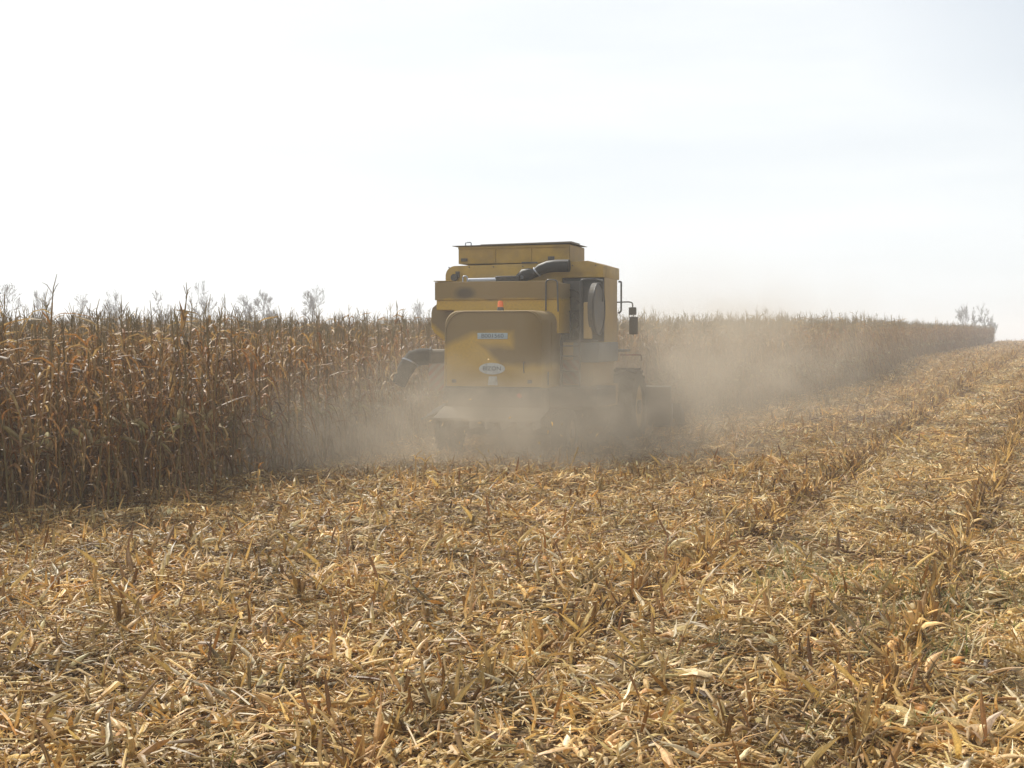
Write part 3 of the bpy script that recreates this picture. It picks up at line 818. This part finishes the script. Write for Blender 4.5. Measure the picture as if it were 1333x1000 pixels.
def poly_part(name, V, F, mat, parent, bev=0.0, seg=2, smooth=False, label=None):
    me = mesh_from(name, V, F, None, mat, smooth)
    bm = bmesh.new(); bm.from_mesh(me)
    bmesh.ops.remove_doubles(bm, verts=bm.verts, dist=1e-5)
    bmesh.ops.recalc_face_normals(bm, faces=bm.faces)
    if bev: bmesh.ops.bevel(bm, geom=list(bm.edges), offset=bev, segments=seg, profile=.6, affect='EDGES', clamp_overlap=True)
    bm.to_mesh(me); bm.free()
    if bev or smooth:
        me.polygons.foreach_set("use_smooth", [True] * len(me.polygons)); me.set_sharp_from_angle(angle=R(38))
    o = link(bpy.data.objects.new(name, me), parent)
    if label: o["label"] = label
    return o

class MB:
    def __init__(s): s.V = []; s.F = []
    def box(s, x0, x1, y0, y1, z0, z1):
        n0 = len(s.V)
        s.V += [(x, y, z) for x in (x0, x1) for y in (y0, y1) for z in (z0, z1)]
        s.F += [tuple(n0 + i for i in f) for f in ((0, 1, 3, 2), (4, 6, 7, 5), (0, 4, 5, 1), (2, 3, 7, 6), (0, 2, 6, 4), (1, 5, 7, 3))]
        return s
    def prism(s, poly, y0, y1, axis='y'):
        """poly: (a,b) pairs; axis y: (x,z); axis x: (y,z) extruded along x"""
        n0 = len(s.V); m = len(poly)
        for t in (y0, y1):
            for a, b_ in poly: s.V.append((a, t, b_) if axis == 'y' else (t, a, b_))
        s.F += [tuple(n0 + i for i in range(m)), tuple(n0 + m + i for i in reversed(range(m)))]
        s.F += [(n0 + i, n0 + (i + 1) % m, n0 + m + (i + 1) % m, n0 + m + i) for i in range(m)]
        return s
    def tube(s, pts, rad, n=12, cap=True):
        pts = [Vector(p) for p in pts]; m = len(pts); n0 = len(s.V)
        rad = rad if hasattr(rad, '__len__') else [rad] * m
        a_ = None
        for i, p in enumerate(pts):
            tg = (pts[min(i + 1, m - 1)] - pts[max(i - 1, 0)]).normalized()
            a_ = (tg.orthogonal() if a_ is None else a_ - tg * a_.dot(tg)).normalized(); b_ = tg.cross(a_)
            for k in range(n):
                an = 2 * math.pi * k / n
                s.V.append(tuple(p + (a_ * math.cos(an) + b_ * math.sin(an)) * rad[i]))
        for i in range(m - 1):
            for k in range(n):
                s.F.append((n0 + i * n + k, n0 + i * n + (k + 1) % n, n0 + (i + 1) * n + (k + 1) % n, n0 + (i + 1) * n + k))
        if cap:
            s.F.append(tuple(n0 + k for k in reversed(range(n)))); s.F.append(tuple(n0 + (m - 1) * n + k for k in range(n)))
        return s
    def part(s, name, mat, parent, bev=0.0, seg=2, smooth=False, label=None): return poly_part(name, s.V, s.F, mat, parent, bev, seg, smooth, label)

def round_path(pts, rad=.06, seg=5):
    P = [Vector(p) for p in pts]; out = [P[0]]
    for a, b_, c in zip(P[:-2], P[1:-1], P[2:]):
        d1 = (a - b_).normalized(); d2 = (c - b_).normalized(); rr = min(rad, (a - b_).length * .49, (c - b_).length * .49)
        p1 = b_ + d1 * rr; p2 = b_ + d2 * rr
        for i in range(seg + 1):
            t = i / seg; out.append(p1 * (1 - t) ** 2 + b_ * 2 * t * (1 - t) + p2 * t * t)
    out.append(P[-1]); return out

# rear straw hood, a rounded shell
def rear_hood():
    def section(inset, y):
        x0, x1, z0, z1 = -.92 + inset, .93 - inset, 1.31 + inset * .3, 2.71 - inset
        rl, rr = .26, .20; P = []
        P.append((x0 + .02, z0)); P.append((x1, z0))
        for k in range(9):
            a = k / 8 * math.pi / 2; P.append((x1 - rr + rr * math.cos(a), z1 - rr + rr * math.sin(a)))
        for k in range(9):
            a = math.pi / 2 + k / 8 * math.pi / 2; P.append((x0 + rl + rl * math.cos(a), z1 - rl + rl * math.sin(a)))
        return [(x, y, z) for x, z in P]
    secs = [section(i, y) for i, y in ((.05, .0), (.015, .012), (.0, .045), (.0, .5), (0, 1.0), (-.004, 1.28))]
    V = [v for s_ in secs for v in s_]; m = len(secs[0]); F = [tuple(range(m)), tuple((len(secs) - 1) * m + i for i in reversed(range(m)))]
    for i in range(len(secs) - 1):
        for k in range(m): F.append((i * m + k, i * m + (k + 1) % m, (i + 1) * m + (k + 1) % m, (i + 1) * m + k))
    return poly_part("rear_hood", V, F, M_YH, CH, 0, smooth=True)
HD = rear_hood()
MB().tube(round_path([(-.915, -.008, 1.33), (-.90, -.008, 2.45), (-.68, -.008, 2.69), (.75, -.008, 2.69), (.905, -.008, 2.52), (.91, -.008, 1.33)], .18, 8), .012, 8).part("edge_strip", M_YH, HD, smooth=True)
MB().box(-.78, -.70, -.02, 0, 1.40, 1.46).box(.66, .74, -.02, 0, 1.40, 1.46).part("hinge", M_DK, HD, .004)
MB().box(.945, .965, .30, .34, 1.36, 1.60).part("latch", M_DK, HD, .003)
MB().box(.925, .945, .06, 1.2, 1.98, 2.0).box(.925, .945, .62, .635, 1.34, 2.5).part("seam_rib", M_YH, HD, .003)
# plate and badge with their lettering
pl = MB().box(-.285, .285, -.014, -.002, 2.195, 2.305).part("number_plate", M_PLATE, HD, .004)
def lettering(txt, x, y, z, size, parent, mat, sx=1.0):
    cu = bpy.data.curves.new("lettering", 'FONT'); cu.body = txt; cu.size = size; cu.align_x = 'CENTER'; cu.align_y = 'CENTER'; cu.extrude = .0015
    cu.materials.append(mat)
    tmp = bpy.data.objects.new("lettering", cu); S.collection.objects.link(tmp)
    me = bpy.data.meshes.new_from_object(tmp.evaluated_get(bpy.context.evaluated_depsgraph_get()))
    bpy.data.objects.remove(tmp)
    o = link(bpy.data.objects.new("lettering", me), parent); o.location = (x, y, z); o.rotation_euler = (R(90), 0, 0); o.scale = (sx, 1, 1)
    return o
lettering("B001560", 0, -.0165, 2.25, .105, pl, M_INK, 1.15)
el = [(-.01 + .245 * math.cos(a) , 1.66 + .105 * math.sin(a)) for a in np.linspace(0, 2 * math.pi, 36, endpoint=False)]
bd = MB().prism(el, -.014, -.002).part("maker_badge", M_BADGE, HD)
lettering("BIZON", -.01, -.0165, 1.66, .105, bd, M_INK, 1.1)
MB().prism([(-.09, 1.36), (.10, 1.36), (.08, 1.52), (-.07, 1.52)], -.012, -.002).part("sticker", M_BADGE, HD)

# chopper, tailboard, spreader fins
MB().box(-.84, .96, -.06, 1.25, .94, 1.305).part("straw_chopper", M_DK, CH, .02)
MB().box(.97, 1.86, .32, 1.9, .97, 1.31).part("side_housing", M_DK, CH, .03)
tb = MB().prism([(-.09, .97), (-.70, .79), (-.70, .765), (-.09, .93)], -.90, 1.08, 'x').part("tailboard", M_GRYD, CH, .003)
MB().box(-.93, 1.11, -.725, -.70, .75, .80).part("edge_strip", M_TAN, tb, .004)
for k in range(7):
    x = -.8 + k * .29
    MB().prism([(-.12, .92), (-.68, .76), (-.66, .60), (-.15, .62)], x - .006, x + .006, 'x').part("guide_fin", M_DK, tb)
for k, (x, w) in enumerate(((-1.42, .36), (-1.36, .30), (-1.3, .26))):
    MB().prism([(x, .70 + k * .07), (x + w, .86 + k * .05), (x + w, .90 + k * .05), (x, .73 + k * .07)], .1 + .12 * k, .6).part("side_fin", M_STEEL, tb, .003)
for x in (.53,):
    rf = MB().tube([(x, -.09, 1.18), (x, -.06, 1.18)], .045, 16).part("tail_light", M_REDL, CH)

# dark chassis body under the panels
MB().box(-1.25, .95, 1.29, 4.3, .95, 2.28).part("threshing_body", M_DK, CH, .03)

# engine deck panel behind the hood
pn = MB().prism([(-1.45, 2.74), (-1.45, 3.265), (.97, 3.245), (.97, 2.30), (-1.10, 2.30), (-1.10, 2.74)], 1.0, 1.86).part("engine_panel", M_YP, CH, .018, 3)
MB().box(-1.47, .985, .965, 1.0, 2.93, 3.275).part("upper_flap", M_YP, pn, .012, 3)
MB().box(-1.49, -1.15, .955, 1.3, 3.285, 3.30).part("deck_plate", M_Y, pn, .003)

# left cowl
cw = [(-1.60, 2.87), (-1.69, 2.80), (-1.715, 2.70), (-1.715, 2.42), (-1.66, 2.31), (-1.42, 2.13), (-.95, 2.13), (-.95, 2.72), (-1.08, 2.72), (-1.08, 2.87)]
MB().prism(cw, 1.42, 3.3).part("side_cowl", M_YC, CH, .02, 3)

# grain tank body, rounded on its upper left
gt = [(-1.60, 2.30), (-1.60, 3.42)] + [(-1.60 + .2 - .2 * math.cos(a), 3.43 + .2 * math.sin(a)) for a in np.linspace(.1, math.pi / 2, 7)] + [(.5, 3.66), (1.30, 3.69), (1.60, 3.60), (1.60, 3.37), (.78, 3.37), (.78, 2.30)]
tank = MB().prism(gt, 1.92, 3.35).part("grain_tank", M_Y, CH, .012, 2)
MB().box(1.30, 1.615, 2.02, 3.1, 1.90, 3.368).part("side_panel", M_YD, CH, .015, 2)
MB().box(-1.38, -1.30, 1.895, 1.915, 3.40, 3.52).tube([(-1.40, 1.86, 3.40), (-1.40, 1.92, 3.40)], .07, 14).part("hatch", M_DK, tank)
MB().box(-.02, .30, 1.895, 1.915, 3.655, 3.685).part("bracket", M_DK, tank, .003)
# tank extension with opened lids
ex = MB().box(-1.36, .90, 2.02, 3.25, 3.672, 4.02).part("tank_extension", M_Y, CH, .008)
MB().box(.905, .915, 2.06, 3.2, 3.70, 4.0).part("end_sheet", M_YD, ex, .003)  # right face in the paler tone, dust with sky light painted in
MB().box(-1.30, -1.17, 2.0, 2.018, 3.72, 3.78).box(.48, .61, 2.0, 2.018, 3.72, 3.79).part("hinge", M_DK, ex, .004)
MB().prism([(-1.48, 4.022), (-1.48, 4.03), (.95, 4.05), (.95, 4.042)], 1.97, 3.3).part("tank_lid", M_TAN, ex)
MB().prism([(-1.06, 4.055), (-1.06, 4.085), (.82, 4.11), (.82, 4.08)], 2.5, 3.2).part("tank_lid", M_TAN, ex, .004)
MB().tube(round_path([(-1.24, 2.1, 4.03), (-1.24, 2.1, 4.10), (-1.12, 2.1, 4.10), (-1.12, 2.1, 4.04)], .03), .012, 8).part("lid_latch", M_STEEL, ex, smooth=True)

# engine bay with radiator, belts and pipes
eb = MB().box(.79, 1.60, 1.95, 2.015, 2.14, 3.362).box(.80, 1.29, 2.02, 3.2, 2.1, 3.36).part("engine_bay", M_BLK, CH, .01)
MB().box(.84, 1.19, 1.90, 1.945, 2.75, 3.30).part("radiator", M_DK, eb, .006)
MB().tube([(1.0, 1.86, 2.5), (1.0, 1.94, 2.5)], .13, 20).tube([(1.12, 1.88, 2.28), (1.12, 1.94, 2.28)], .07, 16).part("belt_pulley", M_RUB, eb, smooth=False)
MB().box(.82, .86, 1.7, 1.94, 2.24, 3.2).box(.98, 1.01, 1.75, 1.93, 2.2, 2.72).box(.8, 1.22, 1.75, 1.93, 2.70, 2.73).part("engine_frame", M_BLK, eb, .004)
for z in (2.36, 2.58, 2.95, 3.1):
    MB().tube(round_path([(.84, 1.83, z), (1.05, 1.8, z + .05), (1.18, 1.85, z - .08)], .08), .015, 8).part("hose", M_RUB, eb, smooth=True)
# muffler
mf = MB().tube([(.28, 1.72, 3.44), (.42, 1.72, 3.53), (.56, 1.72, 3.575), (.72, 1.72, 3.59), (.98, 1.72, 3.59)], [.085, .105, .115, .12, .12], 18).part("exhaust_pipe", M_BLK, CH, smooth=True)
MB().tube([(.02, 1.70, 3.27), (.04, 1.70, 3.36), (.10, 1.70, 3.42), (.19, 1.72, 3.44), (.30, 1.72, 3.45)], [.12, .125, .125, .115, .085], 18).part("exhaust_elbow", M_BLK, mf, smooth=True)
MB().tube([(.335, 1.72, 3.475), (.355, 1.72, 3.49)], .108, 18).part("pipe_clamp", M_STEEL, mf, smooth=True)
MB().tube([(.075, 1.565, 3.37), (.078, 1.585, 3.372)], .035, 10).part("clamp_bolt", M_STEEL, mf)
# bright pipe and bracket behind the engine panel
pp = MB().tube([(-.98, 1.5, 3.315), (-.10, 1.5, 3.325)], .05, 14).part("hydraulic_pipe", M_STEEL, CH, smooth=True)
MB().tube(round_path([(-1.06, 1.42, 3.26), (-1.06, 1.42, 3.40), (-.97, 1.42, 3.40), (-.97, 1.42, 3.27)], .03), .014, 8).part("bracket", M_STEEL, pp, smooth=True)
MB().box(-.42, .06, 1.45, 1.85, 3.27, 3.40).part("air_filter", M_BLK, CH, .03, 3)

MB().box(-.50, -.49, .975, .984, 2.94, 3.27).box(.30, .31, .975, .984, 2.94, 3.27).part("seam_rib", M_YP, pn, .002)
bl = MB()
for x in (-1.40, -.95, -.52, -.45, .26, .34, .90):
    for z in (2.975, 3.22): bl.tube([(x, .972, z), (x, .986, z)], .014, 8)
bl.part("bolt_row", M_DK, pn)
rb = MB()
for x in (-.62, .12): rb.box(x, x + .03, 2.0, 2.018, 3.69, 4.0)
rb.box(-1.36, .90, 2.0, 2.018, 3.965, 4.0); rb.part("stiffener", M_Y, ex, .004)
MB().box(-1.20, -.98, 1.40, 1.418, 2.36, 2.60).part("vent", M_DK, CH, .006)
bl = MB()
for x in (-1.52, -1.1, -.6, 0.0, .55, 1.0, 1.45): bl.tube([(x, 1.905, 3.60), (x, 1.922, 3.60)], .013, 8)
bl.part("bolt_row", M_DK, tank)
MB().box(-.90, .91, -.022, .02, 1.308, 1.335).part("lower_lip", M_DK, HD, .005)
MB().tube(round_path([(.60, -.005, 1.60), (.60, -.05, 1.60), (.60, -.05, 1.78), (.60, -.005, 1.78)], .02), .01, 8).part("grab_handle", M_DK, HD, smooth=True)
# beacon on the hood
bc = MB().tube([(-.04, .6, 2.70), (-.04, .6, 2.745), (-.04, .6, 2.78)], [.065, .065, .055], 16).part("warning_beacon", M_DK, CH, smooth=True)
MB().tube([(-.04, .6, 2.785), (-.04, .6, 2.87), (-.04, .6, 2.90)], [.055, .05, .03], 16).part("lens", M_LENS, bc, smooth=True)

# hand rails
def rail(pts, r=.015, rad=.07): return MB().tube(round_path(pts, rad), r, 10).part("hand_rail", M_RAIL, CH, smooth=True)
rail([(.74, .93, 2.72), (.74, .93, 3.29), (.955, .93, 3.29), (.975, .93, 2.7)])
rail([(1.34, 1.16, 2.18), (1.34, 1.16, 3.30), (1.64, 1.16, 3.30), (1.64, 1.7, 3.30), (1.64, 1.7, 2.9)])
rail([(1.635, 3.12, 3.33), (1.69, 3.12, 3.33), (1.69, 3.12, 2.74), (1.635, 3.12, 2.70)], .018, .05)
# rotary cooling screen on the right side, edge-on
rs = MB().tube([(1.50, 1.55, 2.76), (1.58, 1.55, 2.76)], [.49, .49], 40).part("cooling_screen", M_DK, CH)
MB().tube([(1.582, 1.55, 2.76), (1.595, 1.55, 2.76), (1.61, 1.55, 2.76)], [.465, .455, .39], 40).part("screen_mesh", mat_plain("screen_mesh", (.07, .07, .068), .6, metal=.3, dirt_amt=.5), rs)
circ = [(1.60, 1.55 + .48 * math.cos(a), 2.76 + .48 * math.sin(a)) for a in np.linspace(0, 2 * math.pi, 41)]
MB().tube(circ, .02, 8, False).part("screen_rim", M_BLK, rs, smooth=True)
MB().box(1.385, 1.53, 1.20, 1.36, 2.19, 2.88).part("filler_box", M_YD, CH, .035, 3)
MB().box(1.02, 1.52, 1.30, 1.88, 2.135, 2.175).part("walkway", M_DK, CH, .006)

# lower right side
MB().box(.96, 1.55, 1.32, 3.1, 1.315, 2.13).part("side_cover", M_YD, CH, .02, 2)
MB().box(1.17, 1.66, 1.285, 3.0, 1.755, 2.128).part("battery_box", M_GRY, CH, .02, 2)
MB().prism([(1.93, 1.31), (3.05, 1.31), (3.05, .88), (2.15, .88)], 1.50, 1.66, 'x').part("wheel_guard", M_YD, CH, .015)
# ladder and striped board
ld = MB().box(.985, 1.015, 1.02, 1.05, 1.26, 2.2).box(1.345, 1.375, 1.02, 1.05, 1.26, 2.2).part("ladder", M_DK, CH, .006)
for z in (1.30, 1.58, 1.86, 2.05):
    MB().box(1.018, 1.342, .99, 1.09, z, z + .03).part("ladder_step", M_DK, ld, .006)
def warning_board(x0, x1, y, z0, z1, flip=1):
    wb = MB().box(x0, x1, y, y + .012, z0, z1).part("warning_board", M_WHT, CH, .002)
    w = x1 - x0; h = z1 - z0; k = -h
    s_ = .17
    q = -h
    while q < w:
        P = []
        for (a, t) in ((q, 0), (q + s_ * .5, 0), (q + s_ * .5 + h, h), (q + h, h)): P.append((a, t))
        # clip the slanted stripe to the board
        def clip(P, ax, lim, sg):
            out = []
            for i in range(len(P)):
                a, b_ = P[i], P[(i + 1) % len(P)]
                ia = sg * (a[ax] - lim) <= 0; ib = sg * (b_[ax] - lim) <= 0
                if ia: out.append(a)
                if ia != ib:
                    t = (lim - a[ax]) / (b_[ax] - a[ax]); out.append((a[0] + (b_[0] - a[0]) * t, a[1] + (b_[1] - a[1]) * t))
            return out
        P = clip(clip(P, 0, 0, -1), 0, w, 1)
        if len(P) > 2:
            pts = [((x0 + a) if flip > 0 else (x1 - a), z0 + b_) for a, b_ in P]
            MB().prism(pts, y - .003, y - .0005).part("stripe", M_RED, wb)
        q += s_
    return wb
warning_board(1.03, 1.335, 1.095, 1.36, 1.80, -1)
warning_board(-1.60, -1.28, .98, 1.20, 1.72, 1)
MB().box(-1.46, -1.42, 1.0, 1.28, 1.68, 1.72).part("board_bracket", M_DK, CH)
MB().prism([(-1.34, 1.20), (-1.12, 1.20), (-1.12, 1.40), (-1.16, 1.40)], .90, .97).part("reflector", M_WHT, CH, .004)
MB().box(-1.30, -.93, .96, 1.28, 1.02, 1.19).part("step_box", M_DK, CH, .02)

# unloading auger folded back on the left, rubber spout hanging
au = MB().tube([(-.95, 1.62, 1.84), (-1.35, 1.50, 1.845), (-1.98, 1.30, 1.84)], [.155, .155, .155], 20).part("unloading_auger", mat_plain('auger_paint', (.075, .062, .04), .6, dirt_amt=.6), CH, smooth=True)
MB().tube([(-1.72, 1.38, 1.842), (-1.90, 1.32, 1.845), (-2.02, 1.27, 1.81), (-2.12, 1.20, 1.68), (-2.19, 1.12, 1.50), (-2.25, 1.05, 1.31)], [.165, .17, .175, .165, .15, .135], 20).part("rubber_spout", M_RUB, au, smooth=True)
MB().tube([(-1.33, 1.505, 1.845), (-1.36, 1.495, 1.845)], .185, 24).tube([(-1.70, 1.385, 1.842), (-1.73, 1.375, 1.842)], .19, 24).part("flange", M_DK, au)
MB().tube([(-2.075, 1.235, 1.745), (-2.085, 1.225, 1.72)], .178, 24).part("clamp_band", M_STEEL, au)
MB().tube([(-1.30, 1.5, 1.66), (-1.02, 1.55, 1.66)], .02, 8).part("support_arm", M_TAN, au)

# cab (mostly behind the tank)
cab = MB().prism([(3.45, 2.0), (3.45, 3.55), (4.85, 3.55), (5.05, 2.9), (4.75, 2.0)], -1.0, .95, 'x').part("cab", M_DK, CH, .03, 2)
MB().prism([(3.56, 2.35), (3.56, 3.42), (4.76, 3.42), (4.92, 2.9), (4.72, 2.35)], .952, .962, 'x').part("window", M_GLS, cab)
MB().prism([(3.56, 2.35), (3.56, 3.42), (4.76, 3.42), (4.92, 2.9), (4.72, 2.35)], -1.012, -1.002, 'x').part("window", M_GLS, cab)
MB().box(-1.08, 1.03, 3.38, 5.1, 3.55, 3.68).part("roof", M_Y, cab, .04, 3)
MB().box(.96, 1.55, 3.45, 4.7, 1.92, 1.97).part("cab_platform", M_DK, CH, .006)
ma = MB().tube(round_path([(.97, 4.0, 2.93), (1.66, 4.0, 2.95), (1.74, 4.0, 2.93), (1.74, 4.0, 2.80)], .06), .014, 8).part("mirror_arm", M_BLK, CH, smooth=True)
MB().box(1.66, 1.82, 3.98, 4.02, 2.68, 2.84).part("mirror", M_BLK, ma, .02, 3)
MB().box(1.67, 1.85, 3.98, 4.02, 2.28, 2.64).part("mirror", M_BLK, ma, .025, 3)
MB().tube([(1.76, 4.0, 2.84), (1.76, 4.0, 2.26)], .01, 6).part("mirror_stem", M_BLK, ma)
MB().tube(round_path([(1.5, 3.9, 1.86), (1.95, 3.9, 1.86), (1.95, 3.9, 1.74)], .05), .014, 8).part("platform_rail", M_RED, CH, smooth=True)

# wheels
def wheel(x, y, r, w, label=None):
    n = 40; s_ = 1 if x > 0 else -1
    prof = [(-w / 2, r * .58), (-w / 2, r * .86), (-w * .42, r * .95), (-w * .2, r * .98), (w * .2, r * .98), (w * .42, r * .95), (w / 2, r * .86), (w / 2, r * .58)]
    V = []; F = []
    for k in range(n):
        a = 2 * math.pi * k / n
        for px, pr in prof: V.append((x + px, y + pr * math.cos(a), r + pr * math.sin(a)))
    m = len(prof)
    for k in range(n):
        for i in range(m): F.append((k * m + i, k * m + (i + 1) % m, ((k + 1) % n) * m + (i + 1) % m, ((k + 1) % n) * m + i))
    mb = MB(); mb.V = V; mb.F = F
    for k in range(22):                       # lugs in a herringbone
        a = 2 * math.pi * k / 22
        for sg in (-1, 1):
            pts = []
            for (t, da) in ((0.02, 0), (.48, .16)):
                for dr in (.95, 1.0):
                    for dw in (-.035, .035):
                        aa = a + da + dw + (0 if sg < 0 else math.pi / 22)
                        pts.append((x + sg * t * w, y + r * dr * math.cos(aa), r + r * dr * math.sin(aa)))
            n0 = len(mb.V); mb.V += pts
            mb.F += [tuple(n0 + i for i in f) for f in ((0, 1, 3, 2), (4, 6, 7, 5), (0, 4, 5, 1), (2, 3, 7, 6), (0, 2, 6, 4), (1, 5, 7, 3))]
    me = mesh_from("tyre", mb.V, mb.F, None, M_RUB)
    bm = bmesh.new(); bm.from_mesh(me); bmesh.ops.recalc_face_normals(bm, faces=bm.faces); bm.to_mesh(me); bm.free()
    wh = empty("wheel"); wh.parent = CH
    link(bpy.data.objects.new("tyre", me), wh)
    MB().tube([(x - s_ * w * .3, y, r), (x + s_ * w * .12, y, r), (x + s_ * w * .22, y, r), (x + s_ * w * .40, y, r)], [r * .2, r * .30, r * .575, r * .585], 28).part("rim", M_Y, wh)
    MB().tube([(x + s_ * w * .40, y, r), (x + s_ * w * .5, y, r)], r * .18, 16).part("hub", M_DK, wh)
wheel(1.70, 3.75, .80, .52); wheel(-1.62, 3.75, .80, .56); wheel(1.15, .75, .46, .32); wheel(-1.08, .75, .46, .32)
MB().box(-1.6, 1.7, 3.62, 3.88, .70, .94).part("front_axle", M_DK, CH, .02)
MB().box(-1.1, 1.1, .68, .82, .42, .56).box(-.12, .12, .62, .88, .56, .95).part("rear_axle", M_DK, CH, .02)

# corn header
hdr = MB().prism([(5.3, .35), (5.3, 1.15), (5.42, 1.18), (5.5, .55), (6.0, .35), (6.0, .28), (5.4, .28)], -2.3, 2.3, 'x').part("corn_header", M_DK, CH, .01)
MB().prism([(4.3, 1.1), (5.3, .95), (5.3, .45), (4.3, .95)], -.6, .5, 'x').part("feeder_house", M_DK, CH, .02)
MB().tube([(-2.25, 5.75, .62), (2.25, 5.75, .62)], .18, 16).part("cross_auger", M_STEEL, hdr, smooth=True)
for k in range(7):
    x = -2.28 + k * .76
    V = [(x - .16, 5.95, .30), (x + .16, 5.95, .30), (x + .13, 5.95, .78), (x - .13, 5.95, .78), (x - .14, 6.6, .18), (x + .14, 6.6, .18), (x + .09, 6.6, .55), (x - .09, 6.6, .55), (x, 7.25, .08)]
    F = [(0, 1, 2, 3), (0, 4, 5, 1), (1, 5, 6, 2), (2, 6, 7, 3), (3, 7, 4, 0), (4, 8, 5), (5, 8, 6), (6, 8, 7), (7, 8, 4)]
    poly_part("divider_snout", V, F, M_DK, hdr, .012, 2)

# torn bits of husk and leaf in the air behind the machine
cm = [PB() for _ in range(3)]
for q_i, pb in enumerate(cm):
    r = random.Random(60 + q_i); leaf_strip(pb, r, Vector((0, 0, 0)), 0, r.uniform(.05, .1), r.uniform(.012, .028), .3, -.6, 3, PALE[q_i], STRAW[q_i], 1.0)
nc = 90
ca = np.stack([nr.normal(-.1, 1.3, nc), nr.normal(22.0, .8, nc), np.abs(nr.normal(.25, .45, nc)) + .05], 1)
scatter("flying_chaff", [p.mesh("chaff", M_LIT) for p in cm], ca, nr.uniform(0, 6.28, (nc, 3)), nr.uniform(.5, 1.2, nc), nr.integers(0, 3, nc), "tiny pale bits of chaff flying in the dust behind the combine", M_LIT)

# ------------------------------------------------------------------ dust raised by the machine
def dust():
    me = bpy.data.meshes.new("dust_cloud"); bm = bmesh.new()
    bmesh.ops.create_cube(bm, size=1.0)
    x0, x1, y0, y1, z0, z1 = -8.0, 12.0, 17.0, 38.0, -.15, 4.8
    for v in bm.verts: v.co = Vector(((x0 + x1) / 2 + v.co.x * (x1 - x0), (y0 + y1) / 2 + v.co.y * (y1 - y0), (z0 + z1) / 2 + v.co.z * (z1 - z0)))
    bm.to_mesh(me); bm.free()
    b = NT("dust")
    tcn = b.n("ShaderNodeTexCoord")
    nzn = b.n("ShaderNodeTexNoise", {'Vector': (tcn, 'Object'), 'Scale': .75, 'Detail': 4.0, 'Roughness': .6, 'Distortion': .8})
    nf = b.n("ShaderNodeMapRange", {'Value': (nzn, 0), 'From Min': .38, 'From Max': .64, 'To Min': .12, 'To Max': 1.85})
    tot = None
    for (c, r_, a) in DUST:
        v = b.n("ShaderNodeVectorMath", {0: (tcn, 'Object'), 1: c}, operation='SUBTRACT')
        v = b.n("ShaderNodeVectorMath", {0: v, 1: tuple(1 / q for q in r_)}, operation='MULTIPLY')
        d = b.n("ShaderNodeVectorMath", {0: v, 1: v}, operation='DOT_PRODUCT')
        e = b.math('EXPONENT', b.math('MULTIPLY', (d, 'Value'), -1.0))
        e = b.math('MULTIPLY', e, a)
        tot = e if tot is None else b.math('ADD', tot, e)
    den = b.math('MULTIPLY', tot, nf)
    pv = b.n("ShaderNodeVolumePrincipled", {'Color': (.63, .555, .45, 1), 'Density': den, 'Anisotropy': .4})
    b.t.links.new(pv.outputs[0], b.out.inputs['Volume'])
    me.materials.append(b.m)
    o = link(bpy.data.objects.new("dust_cloud", me))
    tag(o, "pale brown dust thrown up low behind and beside the working combine", None, None, "stuff")
DUST = [((-.3, 22.0, .4), (2.0, 1.1, .85), .95),      # under and behind the tail
        ((1.6, 23.2, .4), (2.4, 1.3, .95), .68),      # low along the right side of the machine
        ((-2.7, 21.6, .35), (1.9, 1.1, .85), .50),      # drifting left along the crop
        ((-4.1, 19.9, .4), (1.5, 1.1, .8), .13),
        ((4.0, 27.2, 1.7), (1.7, 1.8, 1.2), .26),       # right, higher plume
        ((6.4, 30.5, 1.3), (2.6, 2.8, 1.5), .13),
        ((3.8, 28.5, 3.0), (3.0, 3.0, 1.0), .018),
        ((1.2, 22.8, 1.3), (3.2, 1.3, 1.7), .10)]      # thin veil over the machine
dust()

# ------------------------------------------------------------------ haze
me = bpy.data.meshes.new("haze"); bm = bmesh.new(); bmesh.ops.create_cube(bm, size=1.0)
for v in bm.verts: v.co = Vector((v.co.x * 6400, 1200 + v.co.y * 2900, 3.25 + v.co.z * 19.5))
bm.to_mesh(me); bm.free()
b = NT("haze")
pv = b.n("ShaderNodeVolumePrincipled", {'Color': (.93, .94, .97, 1), 'Density': .0017, 'Anisotropy': .3})
b.t.links.new(pv.outputs[0], b.out.inputs['Volume']); me.materials.append(b.m)
tag(link(bpy.data.objects.new("haze", me)), "thin pale haze lying over the whole field", None, None, "stuff")
